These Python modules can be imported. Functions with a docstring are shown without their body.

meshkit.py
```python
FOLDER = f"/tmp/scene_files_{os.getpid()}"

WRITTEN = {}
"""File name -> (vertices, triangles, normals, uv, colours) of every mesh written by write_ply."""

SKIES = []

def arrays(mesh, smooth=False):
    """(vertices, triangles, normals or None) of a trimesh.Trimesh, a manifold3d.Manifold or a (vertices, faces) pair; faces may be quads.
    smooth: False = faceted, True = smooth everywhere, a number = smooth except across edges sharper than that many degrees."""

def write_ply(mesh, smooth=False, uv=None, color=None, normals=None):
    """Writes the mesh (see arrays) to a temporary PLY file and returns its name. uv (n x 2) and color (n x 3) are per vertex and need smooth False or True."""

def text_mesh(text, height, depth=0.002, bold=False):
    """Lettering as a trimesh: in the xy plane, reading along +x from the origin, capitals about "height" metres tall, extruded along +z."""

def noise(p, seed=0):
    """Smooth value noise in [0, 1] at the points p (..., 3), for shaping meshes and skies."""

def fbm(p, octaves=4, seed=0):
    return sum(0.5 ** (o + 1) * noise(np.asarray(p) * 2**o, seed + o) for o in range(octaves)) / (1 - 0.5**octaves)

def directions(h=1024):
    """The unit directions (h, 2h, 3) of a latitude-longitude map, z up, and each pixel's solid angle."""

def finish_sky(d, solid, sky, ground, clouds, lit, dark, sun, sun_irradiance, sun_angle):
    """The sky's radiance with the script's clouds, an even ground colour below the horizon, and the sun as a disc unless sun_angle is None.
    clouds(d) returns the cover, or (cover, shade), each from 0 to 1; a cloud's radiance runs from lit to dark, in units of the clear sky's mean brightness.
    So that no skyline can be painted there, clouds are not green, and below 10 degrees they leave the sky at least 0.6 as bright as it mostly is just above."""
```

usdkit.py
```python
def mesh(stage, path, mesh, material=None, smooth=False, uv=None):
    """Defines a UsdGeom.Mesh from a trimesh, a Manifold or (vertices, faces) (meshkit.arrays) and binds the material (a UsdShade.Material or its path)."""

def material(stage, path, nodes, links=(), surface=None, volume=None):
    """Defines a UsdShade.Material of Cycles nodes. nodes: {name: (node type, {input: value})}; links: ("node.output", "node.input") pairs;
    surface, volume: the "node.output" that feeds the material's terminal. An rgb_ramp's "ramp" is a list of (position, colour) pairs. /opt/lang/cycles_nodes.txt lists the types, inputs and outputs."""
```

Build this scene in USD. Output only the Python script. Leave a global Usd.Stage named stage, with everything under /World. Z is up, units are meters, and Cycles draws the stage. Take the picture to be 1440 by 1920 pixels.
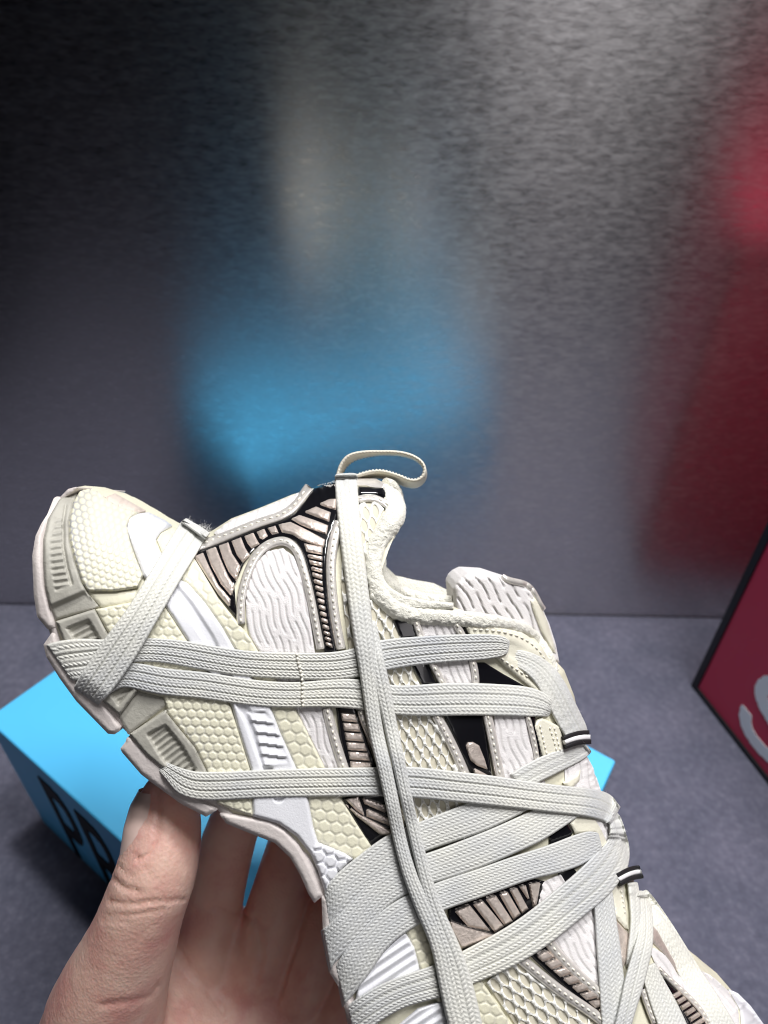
import math
import numpy as np, shapely, trimesh
from shapely.geometry import Polygon, LineString, Point
from shapely import affinity
from scipy.spatial import Delaunay
from scipy.ndimage import distance_transform_edt, gaussian_filter, gaussian_filter1d, map_coordinates
from scipy.interpolate import PchipInterpolator
from pxr import Usd, UsdGeom, UsdLux, UsdShade, Gf, Sdf, Vt
import usdkit, meshkit

stage = Usd.Stage.CreateInMemory()
UsdGeom.SetStageUpAxis(stage, 'Z'); UsdGeom.SetStageMetersPerUnit(stage, 1.0)
UsdGeom.Xform.Define(stage, '/World'); UsdGeom.Scope.Define(stage, '/World/Looks')
rng = np.random.default_rng(7)

# ------------------------------------------------------------------ camera
HC, F = 0.47, 1220.5                     # camera height over the table, focal length in photo pixels (1440 wide)
PITCH, ROLL, YAW = 0.63895, 0.02706, 0.01068
EYE = np.array([0, 0, HC])
FW = np.array([np.sin(YAW) * np.cos(PITCH), np.cos(YAW) * np.cos(PITCH), -np.sin(PITCH)])
_rt = np.array([np.cos(YAW), -np.sin(YAW), 0]); _up = np.cross(_rt, FW)
RT = _rt * np.cos(ROLL) + _up * np.sin(ROLL); UP = -_rt * np.sin(ROLL) + _up * np.cos(ROLL)
cam = UsdGeom.Camera.Define(stage, '/World/camera')
M = np.eye(4); M[0, :3], M[1, :3], M[2, :3], M[3, :3] = RT, UP, -FW, EYE
cam.AddTransformOp().Set(Gf.Matrix4d(*M.ravel().tolist()))
cam.CreateFocalLengthAttr(5.0); cam.CreateHorizontalApertureAttr(5.0 * 1440 / F)
cam.CreateFStopAttr(5.0 / 2.0); cam.CreateFocusDistanceAttr(0.205)
cam.CreateClippingRangeAttr((0.02, 100.0))
cam.CreateExposureAttr(0.08)

# ------------------------------------------------------------------ lamps (an indoor shot: ceiling lamps, no sky)
def lamp(name, pos, target, w, h, inten, color):
    l = UsdLux.RectLight.Define(stage, '/World/' + name)
    l.CreateWidthAttr(w); l.CreateHeightAttr(h); l.CreateIntensityAttr(inten); l.CreateColorAttr(Gf.Vec3f(*color)); l.CreateNormalizeAttr(True)
    p = np.array(pos, float); z = p - np.array(target, float); z /= np.linalg.norm(z)
    x = np.cross([0, 1, 0.01], z); x /= np.linalg.norm(x); y = np.cross(z, x)
    m = np.eye(4); m[0, :3], m[1, :3], m[2, :3], m[3, :3] = x, y, z, p
    l.AddTransformOp().Set(Gf.Matrix4d(*m.ravel().tolist()))
    return l
lamp('ceiling_lamp', (0.0, 0.445, 1.60), (0.05, 0.25, 0), 0.11, 0.11, 3.2, (1.0, 0.98, 0.96))
lamp('soft_lamp', (0.33, 0.17, 1.30), (0.05, 0.14, 0.25), 0.36, 0.30, 3.7, (1.0, 0.98, 0.98))
lamp('window_lamp', (0.58, -1.20, 1.32), (0.58, -1.20, 0.0), 0.55, 1.6, 1.7, (1.0, 0.955, 0.97))

# ------------------------------------------------------------------ materials
LK = '/World/Looks/'
def mat(name, base, rough=0.5, var=0.0, vscale=60, var2=None, bump=0.0, bscale=400, bdetail=3, dirt=None, **kw):
    n = {'p': ('principled_bsdf', dict(roughness=rough, **{k: v for k, v in kw.items()}))}
    L = []
    if var or bump or dirt:
        n['g'] = ('texture_coordinate', {})
    if var:
        n['n'] = ('noise_texture', dict(scale=vscale, detail=4, roughness=0.6)); L.append(('g.object', 'n.vector'))
        dark = var2 if var2 is not None else tuple(c * (1 - var) for c in base)
        n['r'] = ('rgb_ramp', {'ramp': [(0.3, dark), (0.62, base)]}); L += [('n.fac', 'r.fac')]
        out = 'r.color'
        if dirt is not None:
            n['a'] = ('attribute', {'attribute': 'dirt'}); n['m'] = ('mix', {'color2': dirt})
            L += [('a.fac', 'm.fac'), (out, 'm.color1')]; out = 'm.color'
        L.append((out, 'p.base_color'))
    elif dirt is not None:
        n['a'] = ('attribute', {'attribute': 'dirt'}); n['m'] = ('mix', {'color1': base, 'color2': dirt})
        L += [('a.fac', 'm.fac'), ('m.color', 'p.base_color')]
    else:
        n['p'][1]['base_color'] = base
    if bump:
        n['bn'] = ('noise_texture', dict(scale=bscale, detail=bdetail, roughness=0.6)); L.append(('g.object', 'bn.vector'))
        n['b'] = ('bump', dict(strength=1.0, distance=bump)); L += [('bn.fac', 'b.height'), ('b.normal', 'p.normal')]
    return usdkit.material(stage, LK + name, n, L, surface='p.BSDF')

MT = dict(
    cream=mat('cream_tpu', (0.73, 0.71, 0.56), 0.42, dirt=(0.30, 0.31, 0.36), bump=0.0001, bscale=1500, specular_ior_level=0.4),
    cream_base=mat('cream_base', (0.71, 0.69, 0.55), 0.5, bump=0.0001, bscale=1200),
    leather=mat('cream_leather', (0.76, 0.74, 0.62), 0.42, bump=0.00012, bscale=1400),
    white=mat('white_tpu', (0.77, 0.78, 0.82), 0.33, var=0.06, vscale=90, bump=0.0001, bscale=1800),
    grey=mat('grey_rubber', (0.44, 0.43, 0.38), 0.6, var=0.22, vscale=160, dirt=(0.2, 0.2, 0.18), bump=0.00015, bscale=900),
    outsole=mat('outsole_rubber', (0.62, 0.57, 0.55), 0.6, var=0.1, vscale=120, bump=0.0002, bscale=700),
    beige=mat('beige_rubber', (0.62, 0.54, 0.48), 0.55, bump=0.0002, bscale=900),
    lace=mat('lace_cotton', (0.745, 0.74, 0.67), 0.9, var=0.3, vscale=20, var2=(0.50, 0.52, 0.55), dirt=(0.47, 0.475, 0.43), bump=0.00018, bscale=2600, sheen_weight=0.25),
    knit=mat('knit_fabric', (0.76, 0.74, 0.74), 0.85, dirt=(0.45, 0.43, 0.42), bump=0.0002, bscale=2400, sheen_weight=0.2),
    champ=mat('champagne_foil', (0.79, 0.695, 0.63), 0.25, var=0.2, vscale=500, metallic=0.5, coat_weight=0.25, coat_roughness=0.15, bump=0.0002, bscale=1100),
    silver=mat('silver_piping', (0.78, 0.75, 0.71), 0.26, var=0.15, vscale=300, metallic=0.4, bump=0.00012, bscale=900),
    black=mat('black_gloss', (0.006, 0.006, 0.008), 0.14, coat_weight=0.4),
    mesh=mat('white_mesh', (0.84, 0.84, 0.80), 0.8, bump=0.00025, bscale=2200),
    lining=mat('mesh_lining', (0.56, 0.53, 0.43), 0.9),
    terry=mat('terry_cloth', (0.78, 0.77, 0.69), 0.95, var=0.1, vscale=400, bump=0.0006, bscale=1500, sheen_weight=0.4),
    loop=mat('loop_webbing', (0.72, 0.68, 0.58), 0.85, dirt=(0.45, 0.42, 0.36), bump=0.00015, bscale=2500),
    thread=mat('sewing_thread', (0.80, 0.77, 0.68), 0.6),
    whitethread=mat('white_stripe', (0.85, 0.85, 0.86), 0.7, bump=0.0001, bscale=2500),
    blackcloth=mat('black_stripe', (0.012, 0.012, 0.014), 0.7),
    ink=mat('black_ink', (0.004, 0.006, 0.010), 0.6, specular_ior_level=0.1),
    whiteink=mat('white_ink', (0.78, 0.80, 0.84), 0.5),
    blue=mat('blue_card', (0.09, 0.55, 0.95), 0.5, bump=0.00003, bscale=900),
    red=mat('red_card', (0.52, 0.025, 0.07), 0.3, bump=0.00003, bscale=900),
    trim=mat('black_card', (0.006, 0.006, 0.009), 0.5),
)
MT['skin'] = usdkit.material(stage, LK + 'skin', {
    'g': ('texture_coordinate', {}),
    'n': ('noise_texture', dict(scale=55, detail=5, roughness=0.62)), 'r': ('rgb_ramp', {'ramp': [(0.32, (0.60, 0.30, 0.26)), (0.5, (0.69, 0.43, 0.355)), (0.68, (0.73, 0.50, 0.41))]}),
    'v': ('voronoi_texture', dict(scale=900)), 'n2': ('noise_texture', dict(scale=700, detail=3)), 'ad': ('math', {'math_type': 'add'}),
    'b': ('bump', dict(strength=0.6, distance=0.00016)),
    'p': ('principled_bsdf', dict(roughness=0.47, subsurface_weight=0.25, subsurface_scale=0.004, subsurface_radius=(1, 0.35, 0.2), specular_ior_level=0.4))},
    [('g.object', 'n.vector'), ('n.fac', 'r.fac'), ('r.color', 'p.base_color'), ('g.object', 'v.vector'), ('g.object', 'n2.vector'), ('v.distance', 'ad.value1'), ('n2.fac', 'ad.value2'),
     ('ad.value', 'b.height'), ('b.normal', 'p.normal')], surface='p.BSDF')
MT['nail'] = mat('nail', (0.64, 0.48, 0.43), 0.22, var=0.15, vscale=120)
# brushed steel: streaks along x, reflections drawn out up and down
MT['steel'] = usdkit.material(stage, LK + 'brushed_steel', {
    'g': ('geometry', {}), 'm': ('mapping', dict(mapping_type='point', scale=(130, 1, 420))), 'n': ('noise_texture', dict(scale=1.0, detail=2, roughness=0.5, distortion=0.4)),
    'm2': ('mapping', dict(mapping_type='point', scale=(30, 1, 1500))), 'n2': ('noise_texture', dict(scale=1.0, detail=2, roughness=0.5)),
    'ad': ('math', {'math_type': 'multiply_add', 'value2': 0.25}),
    'b': ('bump', dict(strength=0.15, distance=0.00013)),
    'm4': ('mapping', dict(mapping_type='point', scale=(5.0, 1, 2.2))), 'n4': ('noise_texture', dict(scale=1.0, detail=1)), 'a4': ('math', {'math_type': 'multiply_add', 'value2': 8.0}),
    'rr': ('map_range', dict(from_min=0.3, from_max=0.7, to_min=0.25, to_max=0.31)),
    'p': ('principled_bsdf', dict(base_color=(0.62, 0.605, 0.615), metallic=1.0, anisotropic=0.84, anisotropic_rotation=0.25))},
    [('g.position', 'm.vector'), ('m.vector', 'n.vector'), ('g.position', 'm2.vector'), ('m2.vector', 'n2.vector'), ('n2.fac', 'ad.value1'), ('n.fac', 'ad.value3'), ('g.position', 'm4.vector'), ('m4.vector', 'n4.vector'), ('n4.fac', 'a4.value1'), ('ad.value', 'a4.value3'), ('a4.value', 'b.height'),
     ('b.normal', 'p.normal'), ('n.fac', 'rr.value'), ('rr.result', 'p.roughness')], surface='p.BSDF')
MT['felt'] = usdkit.material(stage, LK + 'felt', {
    'g': ('geometry', {}), 'n': ('noise_texture', dict(scale=190, detail=6, roughness=0.7)), 'n2': ('noise_texture', dict(scale=28, detail=3)),
    'r': ('rgb_ramp', {'ramp': [(0.28, (0.094, 0.097, 0.136)), (0.52, (0.126, 0.129, 0.178)), (0.76, (0.190, 0.193, 0.250))]}),
    'r2': ('rgb_ramp', {'ramp': [(0.3, (0.82, 0.84, 0.86)), (0.7, (1.1, 1.08, 1.08))]}), 'mx': ('mix', dict(mix_type='multiply', fac=1.0)),
    'n3': ('noise_texture', dict(scale=900, detail=3)), 'b': ('bump', dict(strength=0.6, distance=0.0012)),
    'p': ('principled_bsdf', dict(roughness=0.95, sheen_weight=0.15, specular_ior_level=0.15))},
    [('g.position', 'n.vector'), ('g.position', 'n2.vector'), ('g.position', 'n3.vector'), ('n.fac', 'r.fac'), ('n2.fac', 'r2.fac'), ('r.color', 'mx.color1'), ('r2.color', 'mx.color2'),
     ('mx.color', 'p.base_color'), ('n3.fac', 'b.height'), ('b.normal', 'p.normal')], surface='p.BSDF')

# ------------------------------------------------------------------ prim helpers
USED = {}
def name_in(parent, name):
    k = (parent, name); i = USED.get(k, 0); USED[k] = i + 1
    return f'{parent}/{name}' if i == 0 else f'{parent}/{name}_{i:03d}'
ORG = {}
def thing(name, label, cat, origin, group=None):
    p = name_in('/World', name); x = UsdGeom.Xform.Define(stage, p); x.AddTranslateOp().Set(Gf.Vec3d(*map(float, origin)))
    pr = x.GetPrim(); pr.SetCustomDataByKey('label', label); pr.SetCustomDataByKey('category', cat)
    if group: pr.SetCustomDataByKey('group', group)
    ORG[p] = np.array(origin, float)
    return p
def obj(name, mesh, m, parent, smooth=True, label=None, stuff=False, dirt=None):
    root = '/'.join(parent.split('/')[:3]); o = ORG.get(root, np.zeros(3)); p = name_in(parent, name)
    v, f = (mesh.vertices, mesh.faces) if isinstance(mesh, trimesh.Trimesh) else (np.asarray(mesh[0]), np.asarray(mesh[1]))
    um = usdkit.mesh(stage, p, trimesh.Trimesh(np.asarray(v) - o, f, process=False), MT[m], smooth=smooth)
    if dirt is not None:
        UsdGeom.PrimvarsAPI(um).CreatePrimvar('dirt', Sdf.ValueTypeNames.FloatArray, 'vertex').Set(Vt.FloatArray.FromNumpy(np.asarray(dirt, np.float32)))
    if label: um.GetPrim().SetCustomDataByKey('label', label)
    if stuff: um.GetPrim().SetCustomDataByKey('kind', 'stuff')
    return p
def struct(name, mesh, m):
    p = obj(name, mesh, m, '/World', smooth=False); stage.GetPrimAtPath(p).SetCustomDataByKey('kind', 'structure')
    return p

# ------------------------------------------------------------------ the setting
WALL_Y = 0.9908 * HC
def sheet(x0, x1, y0, y1, z0, z1):
    return trimesh.creation.box(bounds=[[x0, y0, z0], [x1, y1, z1]])
def vpoly(pts): return np.array(pts, float)
struct('table_top', sheet(-0.62, 0.9, -0.35, WALL_Y - 0.0012, -0.02, 0.0), 'felt')
struct('metal_backdrop', sheet(-1.3, 1.3, WALL_Y, WALL_Y + 0.003, -0.02, 0.80), 'steel')

def rounded_box(sx, sy, sz, r=0.0015):
    import manifold3d as m3
    s = m3.Manifold.sphere(r, 12)
    return trimesh.Trimesh(*(lambda m: (np.array(m.vert_properties)[:, :3], np.array(m.tri_verts)))(m3.Manifold.batch_hull(
        [s.translate([x, y, z]) for x in (r, sx - r) for y in (r, sy - r) for z in (r, sz - r)]).to_mesh()), process=False)
def place(mesh, origin, ex, ey, ez):
    v = np.asarray(mesh.vertices); return trimesh.Trimesh(origin + v[:, :1] * ex + v[:, 1:2] * ey + v[:, 2:3] * ez, mesh.faces, process=False)
EZ = np.array([0, 0, 1.0])
def ray(px, py): return FW + RT * ((px - 720) / F) - UP * ((py - 960) / F)
def on_plane(px, py, p0, n):
    r = ray(px, py); return EYE + r * (np.dot(np.asarray(p0) - EYE, n) / np.dot(r, n))

# blue carton lying on the table
bl = np.array([-0.23907, 0.24428, 0.0]); brot = -0.60223; BA, BB, BH = 0.3279, 0.2000, 0.1237
b1 = np.array([math.cos(brot), math.sin(brot), 0]); b2 = np.array([-math.sin(brot), math.cos(brot), 0])
T = thing('shoe_box', 'bright blue shoe box with dark letters lying on the table behind the sneaker', 'box', bl)
obj('carton', place(rounded_box(BA, BB, BH - 0.0005), bl + EZ * 0.0005, b1, b2, EZ), 'blue', T, smooth=25)
def letters(text, height, bold, at, ex, ez, n, m, parent, slant=0.0, sx=1.0):
    for ch, off in text:
        t = meshkit.text_mesh(ch, height, 0.0004, bold=bold); v = np.array(t.vertices); v[:, 0] = v[:, 0] * sx + v[:, 1] * slant
        w = at + (v[:, :1] + off) * ex + v[:, 1:2] * ez + v[:, 2:3] * n
        obj('letter', trimesh.Trimesh(w, t.faces, process=False), m, parent, smooth=False)
base = on_plane(142, 1597, bl, b2); top = on_plane(72, 1457, bl, b2)
LH = top[2] - base[2]; at0 = base.copy()
s2 = on_plane(206, 1662, bl, b2); gap = np.dot(s2 - base, b1); at0 = at0 - b1 * 0.0042
letters([('P', 0.0), ('R', gap)], LH, True, at0 - b2 * 0.0001, b1, EZ, -b2, 'ink', T, slant=np.dot(top - base, b1) / LH, sx=0.38)

# red carton at the right
rc = np.array([0.2868, 0.3787, 0.0]); re = np.array([0.255, -0.967, 0]); rb = np.array([0.967, 0.255, 0]); RH = 0.345
T = thing('shoe_box', 'dark red shoe box with black edges and a white S standing at the right', 'box', rc)
org = rc + re * 0.30
obj('carton', place(rounded_box(0.21, 0.30, RH - 0.0005), org + EZ * 0.0005, rb, -re, EZ), 'red', T, smooth=25)
for (a0, a1, z0, z1) in ((0.0, 0.005, 0.0, RH), (0.005, 0.30, 0.0, 0.005)):
    bx = trimesh.creation.box(bounds=[[-0.0016, 0.30 - a1, z0], [0.0005, 0.30 - a0 + (0.0012 if a0 == 0 else 0), z1]])
    obj('edge_trim', place(bx, org, rb, -re, EZ), 'trim', T, smooth=False)
pa, pb = on_plane(1397, 1262, rc, rb), on_plane(1397, 1332, rc, rb)
hS = (pa[2] - pb[2]) / 0.42
letters([('S', 0.0)], hS, True, rc + re * (np.dot(pa - rc, re) + 0.08 * hS) + EZ * (pb[2] - 0.25 * hS) - rb * 0.0001, re, EZ, -rb, 'whiteink', T)

# ------------------------------------------------------------------ the sneaker: its form
D0 = 0.232                                # distance of its middle plane
def C(k, pts):
    s, ox, oy = {1: (.3125, 40, 880), 2: (500 / 1440, 340, 820), 3: (500 / 1440, 700, 1020), 4: (500 / 1440, 300, 1280), 5: (470 / 1440, 600, 1450), 6: (470 / 1440, 970, 1450),
                 7: (700 / 1440, 0, 1220), 8: (340 / 1440, 1100, 1580), 9: (300 / 1440, 600, 830), 10: (560 / 1440, 100, 1460), 11: (.25, 200, 1160), 0: (1, 0, 0)}[k]
    a = np.array(pts, float); a[:, 0] = a[:, 0] * s + ox; a[:, 1] = a[:, 1] * s + oy
    return a
cat = lambda *a: np.vstack([np.asarray(k, float) for k in a])
heel = cat(C(1, [(280, 125), (330, 108), (380, 98), (460, 104), (560, 150), (740, 258), (900, 348)]), C(0, [(372, 1003)]),
           C(2, [(160, 508), (270, 438), (430, 378), (600, 308), (720, 273), (830, 243), (950, 225), (1050, 228)]))
collar = C(2, [(1050, 228), (1120, 255), (1185, 310), (1197, 400), (1175, 470), (1115, 620), (1080, 720), (1097, 775), (1175, 850), (1300, 880), (1440, 900)])
collar = cat(collar, C(3, [(560, 395), (700, 420), (830, 450), (900, 490), (950, 560)]))
instep = cat(C(3, [(975, 620), (1030, 680), (1085, 820), (1112, 960), (1135, 1040), (1140, 1100), (1170, 1200), (1210, 1300), (1265, 1420)]),
             C(6, [(545, 265), (575, 380), (625, 510), (670, 620), (690, 690), (760, 760), (880, 910), (1010, 1115), (1165, 1225), (1290, 1325), (1380, 1435)]),
             C(0, [(1500, 2010), (1575, 2120), (1605, 2230), (1580, 2320)]))
under = C(0, [(1500, 2380), (1380, 2390), (1200, 2345), (1000, 2250), (860, 2130), (760, 2020), (700, 1945), (668, 1900), (640, 1830), (628, 1770), (622, 1700), (600, 1655), (575, 1610), (545, 1580), (500, 1555), (440, 1535),
              (408, 1507), (370, 1487), (330, 1462), (290, 1420), (250, 1372), (222, 1345), (190, 1320), (160, 1290), (130, 1245), (108, 1205), (98, 1170), (88, 1120), (82, 1050), (90, 985), (108, 940)])
outline = cat(heel, collar, instep, under)
X0, Y0, RES = -300, 600, 4.0
gx, gy = np.meshgrid(np.arange(X0, 2000, RES), np.arange(Y0, 2700, RES))
def sampled(pl, step=2.0):
    l = LineString(pl); return np.array([l.interpolate(t).coords[0] for t in np.arange(0, l.length, step)] + [pl[-1]])
on = np.ones(gx.shape, bool)
for ridge in (heel, instep):
    q = sampled(ridge, 1.5); on[np.round((q[:, 1] - Y0) / RES).astype(int), np.round((q[:, 0] - X0) / RES).astype(int)] = False
dist = distance_transform_edt(on) * RES
region = Polygon(cat(heel, [[720, 897], [1033, 1230]], instep, [[1600, 2600], [400, 2690], [-290, 2000], [-290, 900], [60, 905]])).buffer(0)
ins = shapely.contains_xy(region, gx, gy)
dist[~ins] = 0
side = (gx - 60) * 0.78 + (gy - 1100) * -0.625          # distance from the sole line, in pixels
Hmax = 0.040 + 0.004 * np.clip((gy - 1500) / 600, 0, 1)
lean = 1 - 0.26 * np.clip((side - 60) / 620, 0, 1)      # the upper narrows towards the collar
Rr = np.where(gx + gy * 0.3 < 900, 210, 300) * 1.0
Rr = gaussian_filter(Rr, 20)
u = np.clip((dist + 1) / Rr, 0, 1)
hmap = Hmax * lean * np.sqrt(np.clip(1 - (1 - u) ** 2, 0, 1)) ** 0.85
hs = gaussian_filter(hmap, 5); wgt = np.clip(dist / 60, 0, 1)
hmap = hmap * (1 - wgt) + hs * wgt; hmap[~ins] = 0
def at_map(m, px, py): return map_coordinates(m, [(np.asarray(py) - Y0) / RES, (np.asarray(px) - X0) / RES], order=1, mode='nearest')
def Hh(px, py): return at_map(hmap, px, py)
def pos(px, py, h):
    d = D0 - np.asarray(h); px, py = np.asarray(px, float), np.asarray(py, float)
    return EYE + ((px - 720) / F * d)[..., None] * RT - ((py - 960) / F * d)[..., None] * UP + d[..., None] * FW
gyy, gxx = np.gradient(gaussian_filter(hmap, 2.5), RES)   # slopes per pixel
MPP = D0 / F
nx_, ny_ = -gxx / MPP, -gyy / MPP
def lifted(px, py, lift, h=None):
    """the form's surface at a picture place, raised by lift metres along its normal (the sideways share halved)"""
    h = Hh(px, py) if h is None else h
    ax, ay = at_map(nx_, px, py), at_map(ny_, px, py); ln = np.sqrt(ax * ax + ay * ay + 1)
    k = 0.5 * lift / MPP / ln
    return pos(px + np.clip(ax * k, -9, 9), py + np.clip(ay * k, -9, 9), h + lift / ln)
def sm(x): x = np.clip(x, 0, 1); return x * x * (3 - 2 * x)

def dens(ring, step):
    l = LineString(np.vstack([ring, ring[:1]])); n = max(6, int(l.length / step)); return np.array([l.interpolate(t, normalized=True).coords[0] for t in np.arange(n) / n])
def corners_kept(ring, step):
    out = []
    for a, b in zip(ring, np.roll(ring, -1, 0)):
        n = max(1, int(round(np.linalg.norm(b - a) / step))); out.append(a + (b - a) * (np.arange(n) / n)[:, None])
    return np.vstack(out)
def roundpoly(p, r):
    g = p if isinstance(p, Polygon) else Polygon(p).buffer(0)
    g = g.buffer(-r).buffer(2 * r).buffer(-r)
    return g if g.geom_type == 'Polygon' else max(g.geoms, key=lambda k: k.area)
def grid_tri(poly, step):
    """triangulates a polygon (holes allowed) with even interior points"""
    rings = [corners_kept(np.array(r.coords)[:-1], step) for r in (poly.exterior, *poly.interiors)]
    b = np.vstack(rings); x0, y0, x1, y1 = poly.bounds
    ys = np.arange(y0, y1, step * 0.87); pts = []
    for i, y in enumerate(ys):
        xs = np.arange(x0 + (i % 2) * step / 2, x1, step); pts.append(np.c_[xs, np.full(len(xs), y)])
    g = np.vstack(pts); inner = poly.buffer(-step * 0.45)
    g = g[shapely.contains_xy(inner, g[:, 0], g[:, 1])] if not inner.is_empty else g[:0]
    p = np.vstack([b, g]); t = Delaunay(p, qhull_options='QJ Pp').simplices; c = p[t].mean(1)
    t = t[shapely.contains_xy(poly.buffer(1e-6), c[:, 0], c[:, 1])]
    a = p[t]; area = (a[:, 1, 0] - a[:, 0, 0]) * (a[:, 2, 1] - a[:, 0, 1]) - (a[:, 1, 1] - a[:, 0, 1]) * (a[:, 2, 0] - a[:, 0, 0])
    t = t[np.abs(area) > 1e-7]; area = area[np.abs(area) > 1e-7]
    t[area > 0] = t[area > 0][:, ::-1]           # picture y runs down: this winding faces the camera
    return p, t
def skirted(v, t, low):
    """adds the rim wall down to low (positions of the same vertices further in)"""
    e = np.vstack([t[:, [0, 1]], t[:, [1, 2]], t[:, [2, 0]]]); key = np.sort(e, 1)
    _, inv, cnt = np.unique(key, axis=0, return_inverse=True, return_counts=True); e = e[cnt[inv.ravel()] == 1]
    ids = np.unique(e); m = np.full(len(v), -1); m[ids] = len(v) + np.arange(len(ids)); k = len(ids)
    f = np.vstack([np.c_[m[e[:, 1]], m[e[:, 0]], m[e[:, 0]] + k], np.c_[m[e[:, 1]], m[e[:, 0]] + k, m[e[:, 1]] + k]])
    return np.vstack([v, v[ids], low[ids]]), np.vstack([t, f]), np.concatenate([ids, ids])
def patch(poly, lift=1.0, step=4.0, edge=4.0, relief=None, soft=0.0, sink=1.2, dirt=None, hfun=None):
    """a panel lying on the shoe: polygon in picture places, lift in millimetres, bevelled rim, relief(px, py, rimdistance) in millimetres"""
    g = roundpoly(poly, soft) if soft else (poly if isinstance(poly, Polygon) else Polygon(poly).buffer(0))
    if g.geom_type != 'Polygon': g = max(g.geoms, key=lambda k: k.area)
    p, t = grid_tri(g, step)
    d = shapely.distance(shapely.points(p), g.boundary)
    L = lift * (0.45 + 0.55 * np.sqrt(np.clip(1 - (1 - np.clip(d / edge, 0, 1)) ** 2, 0, 1)))
    if relief is not None: L = L + relief(p[:, 0], p[:, 1], d)
    h = None if hfun is None else hfun(p[:, 0], p[:, 1])
    v = lifted(p[:, 0], p[:, 1], L * 1e-3, h); low = lifted(p[:, 0], p[:, 1], np.full(len(p), -sink * 1e-3), h)
    v2, t2, ids = skirted(v, t, low)
    if dirt is not None:
        dd = dirt(p[:, 0], p[:, 1], d); return (v2, t2), np.concatenate([dd, dd[ids]])
    return v2, t2

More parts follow.
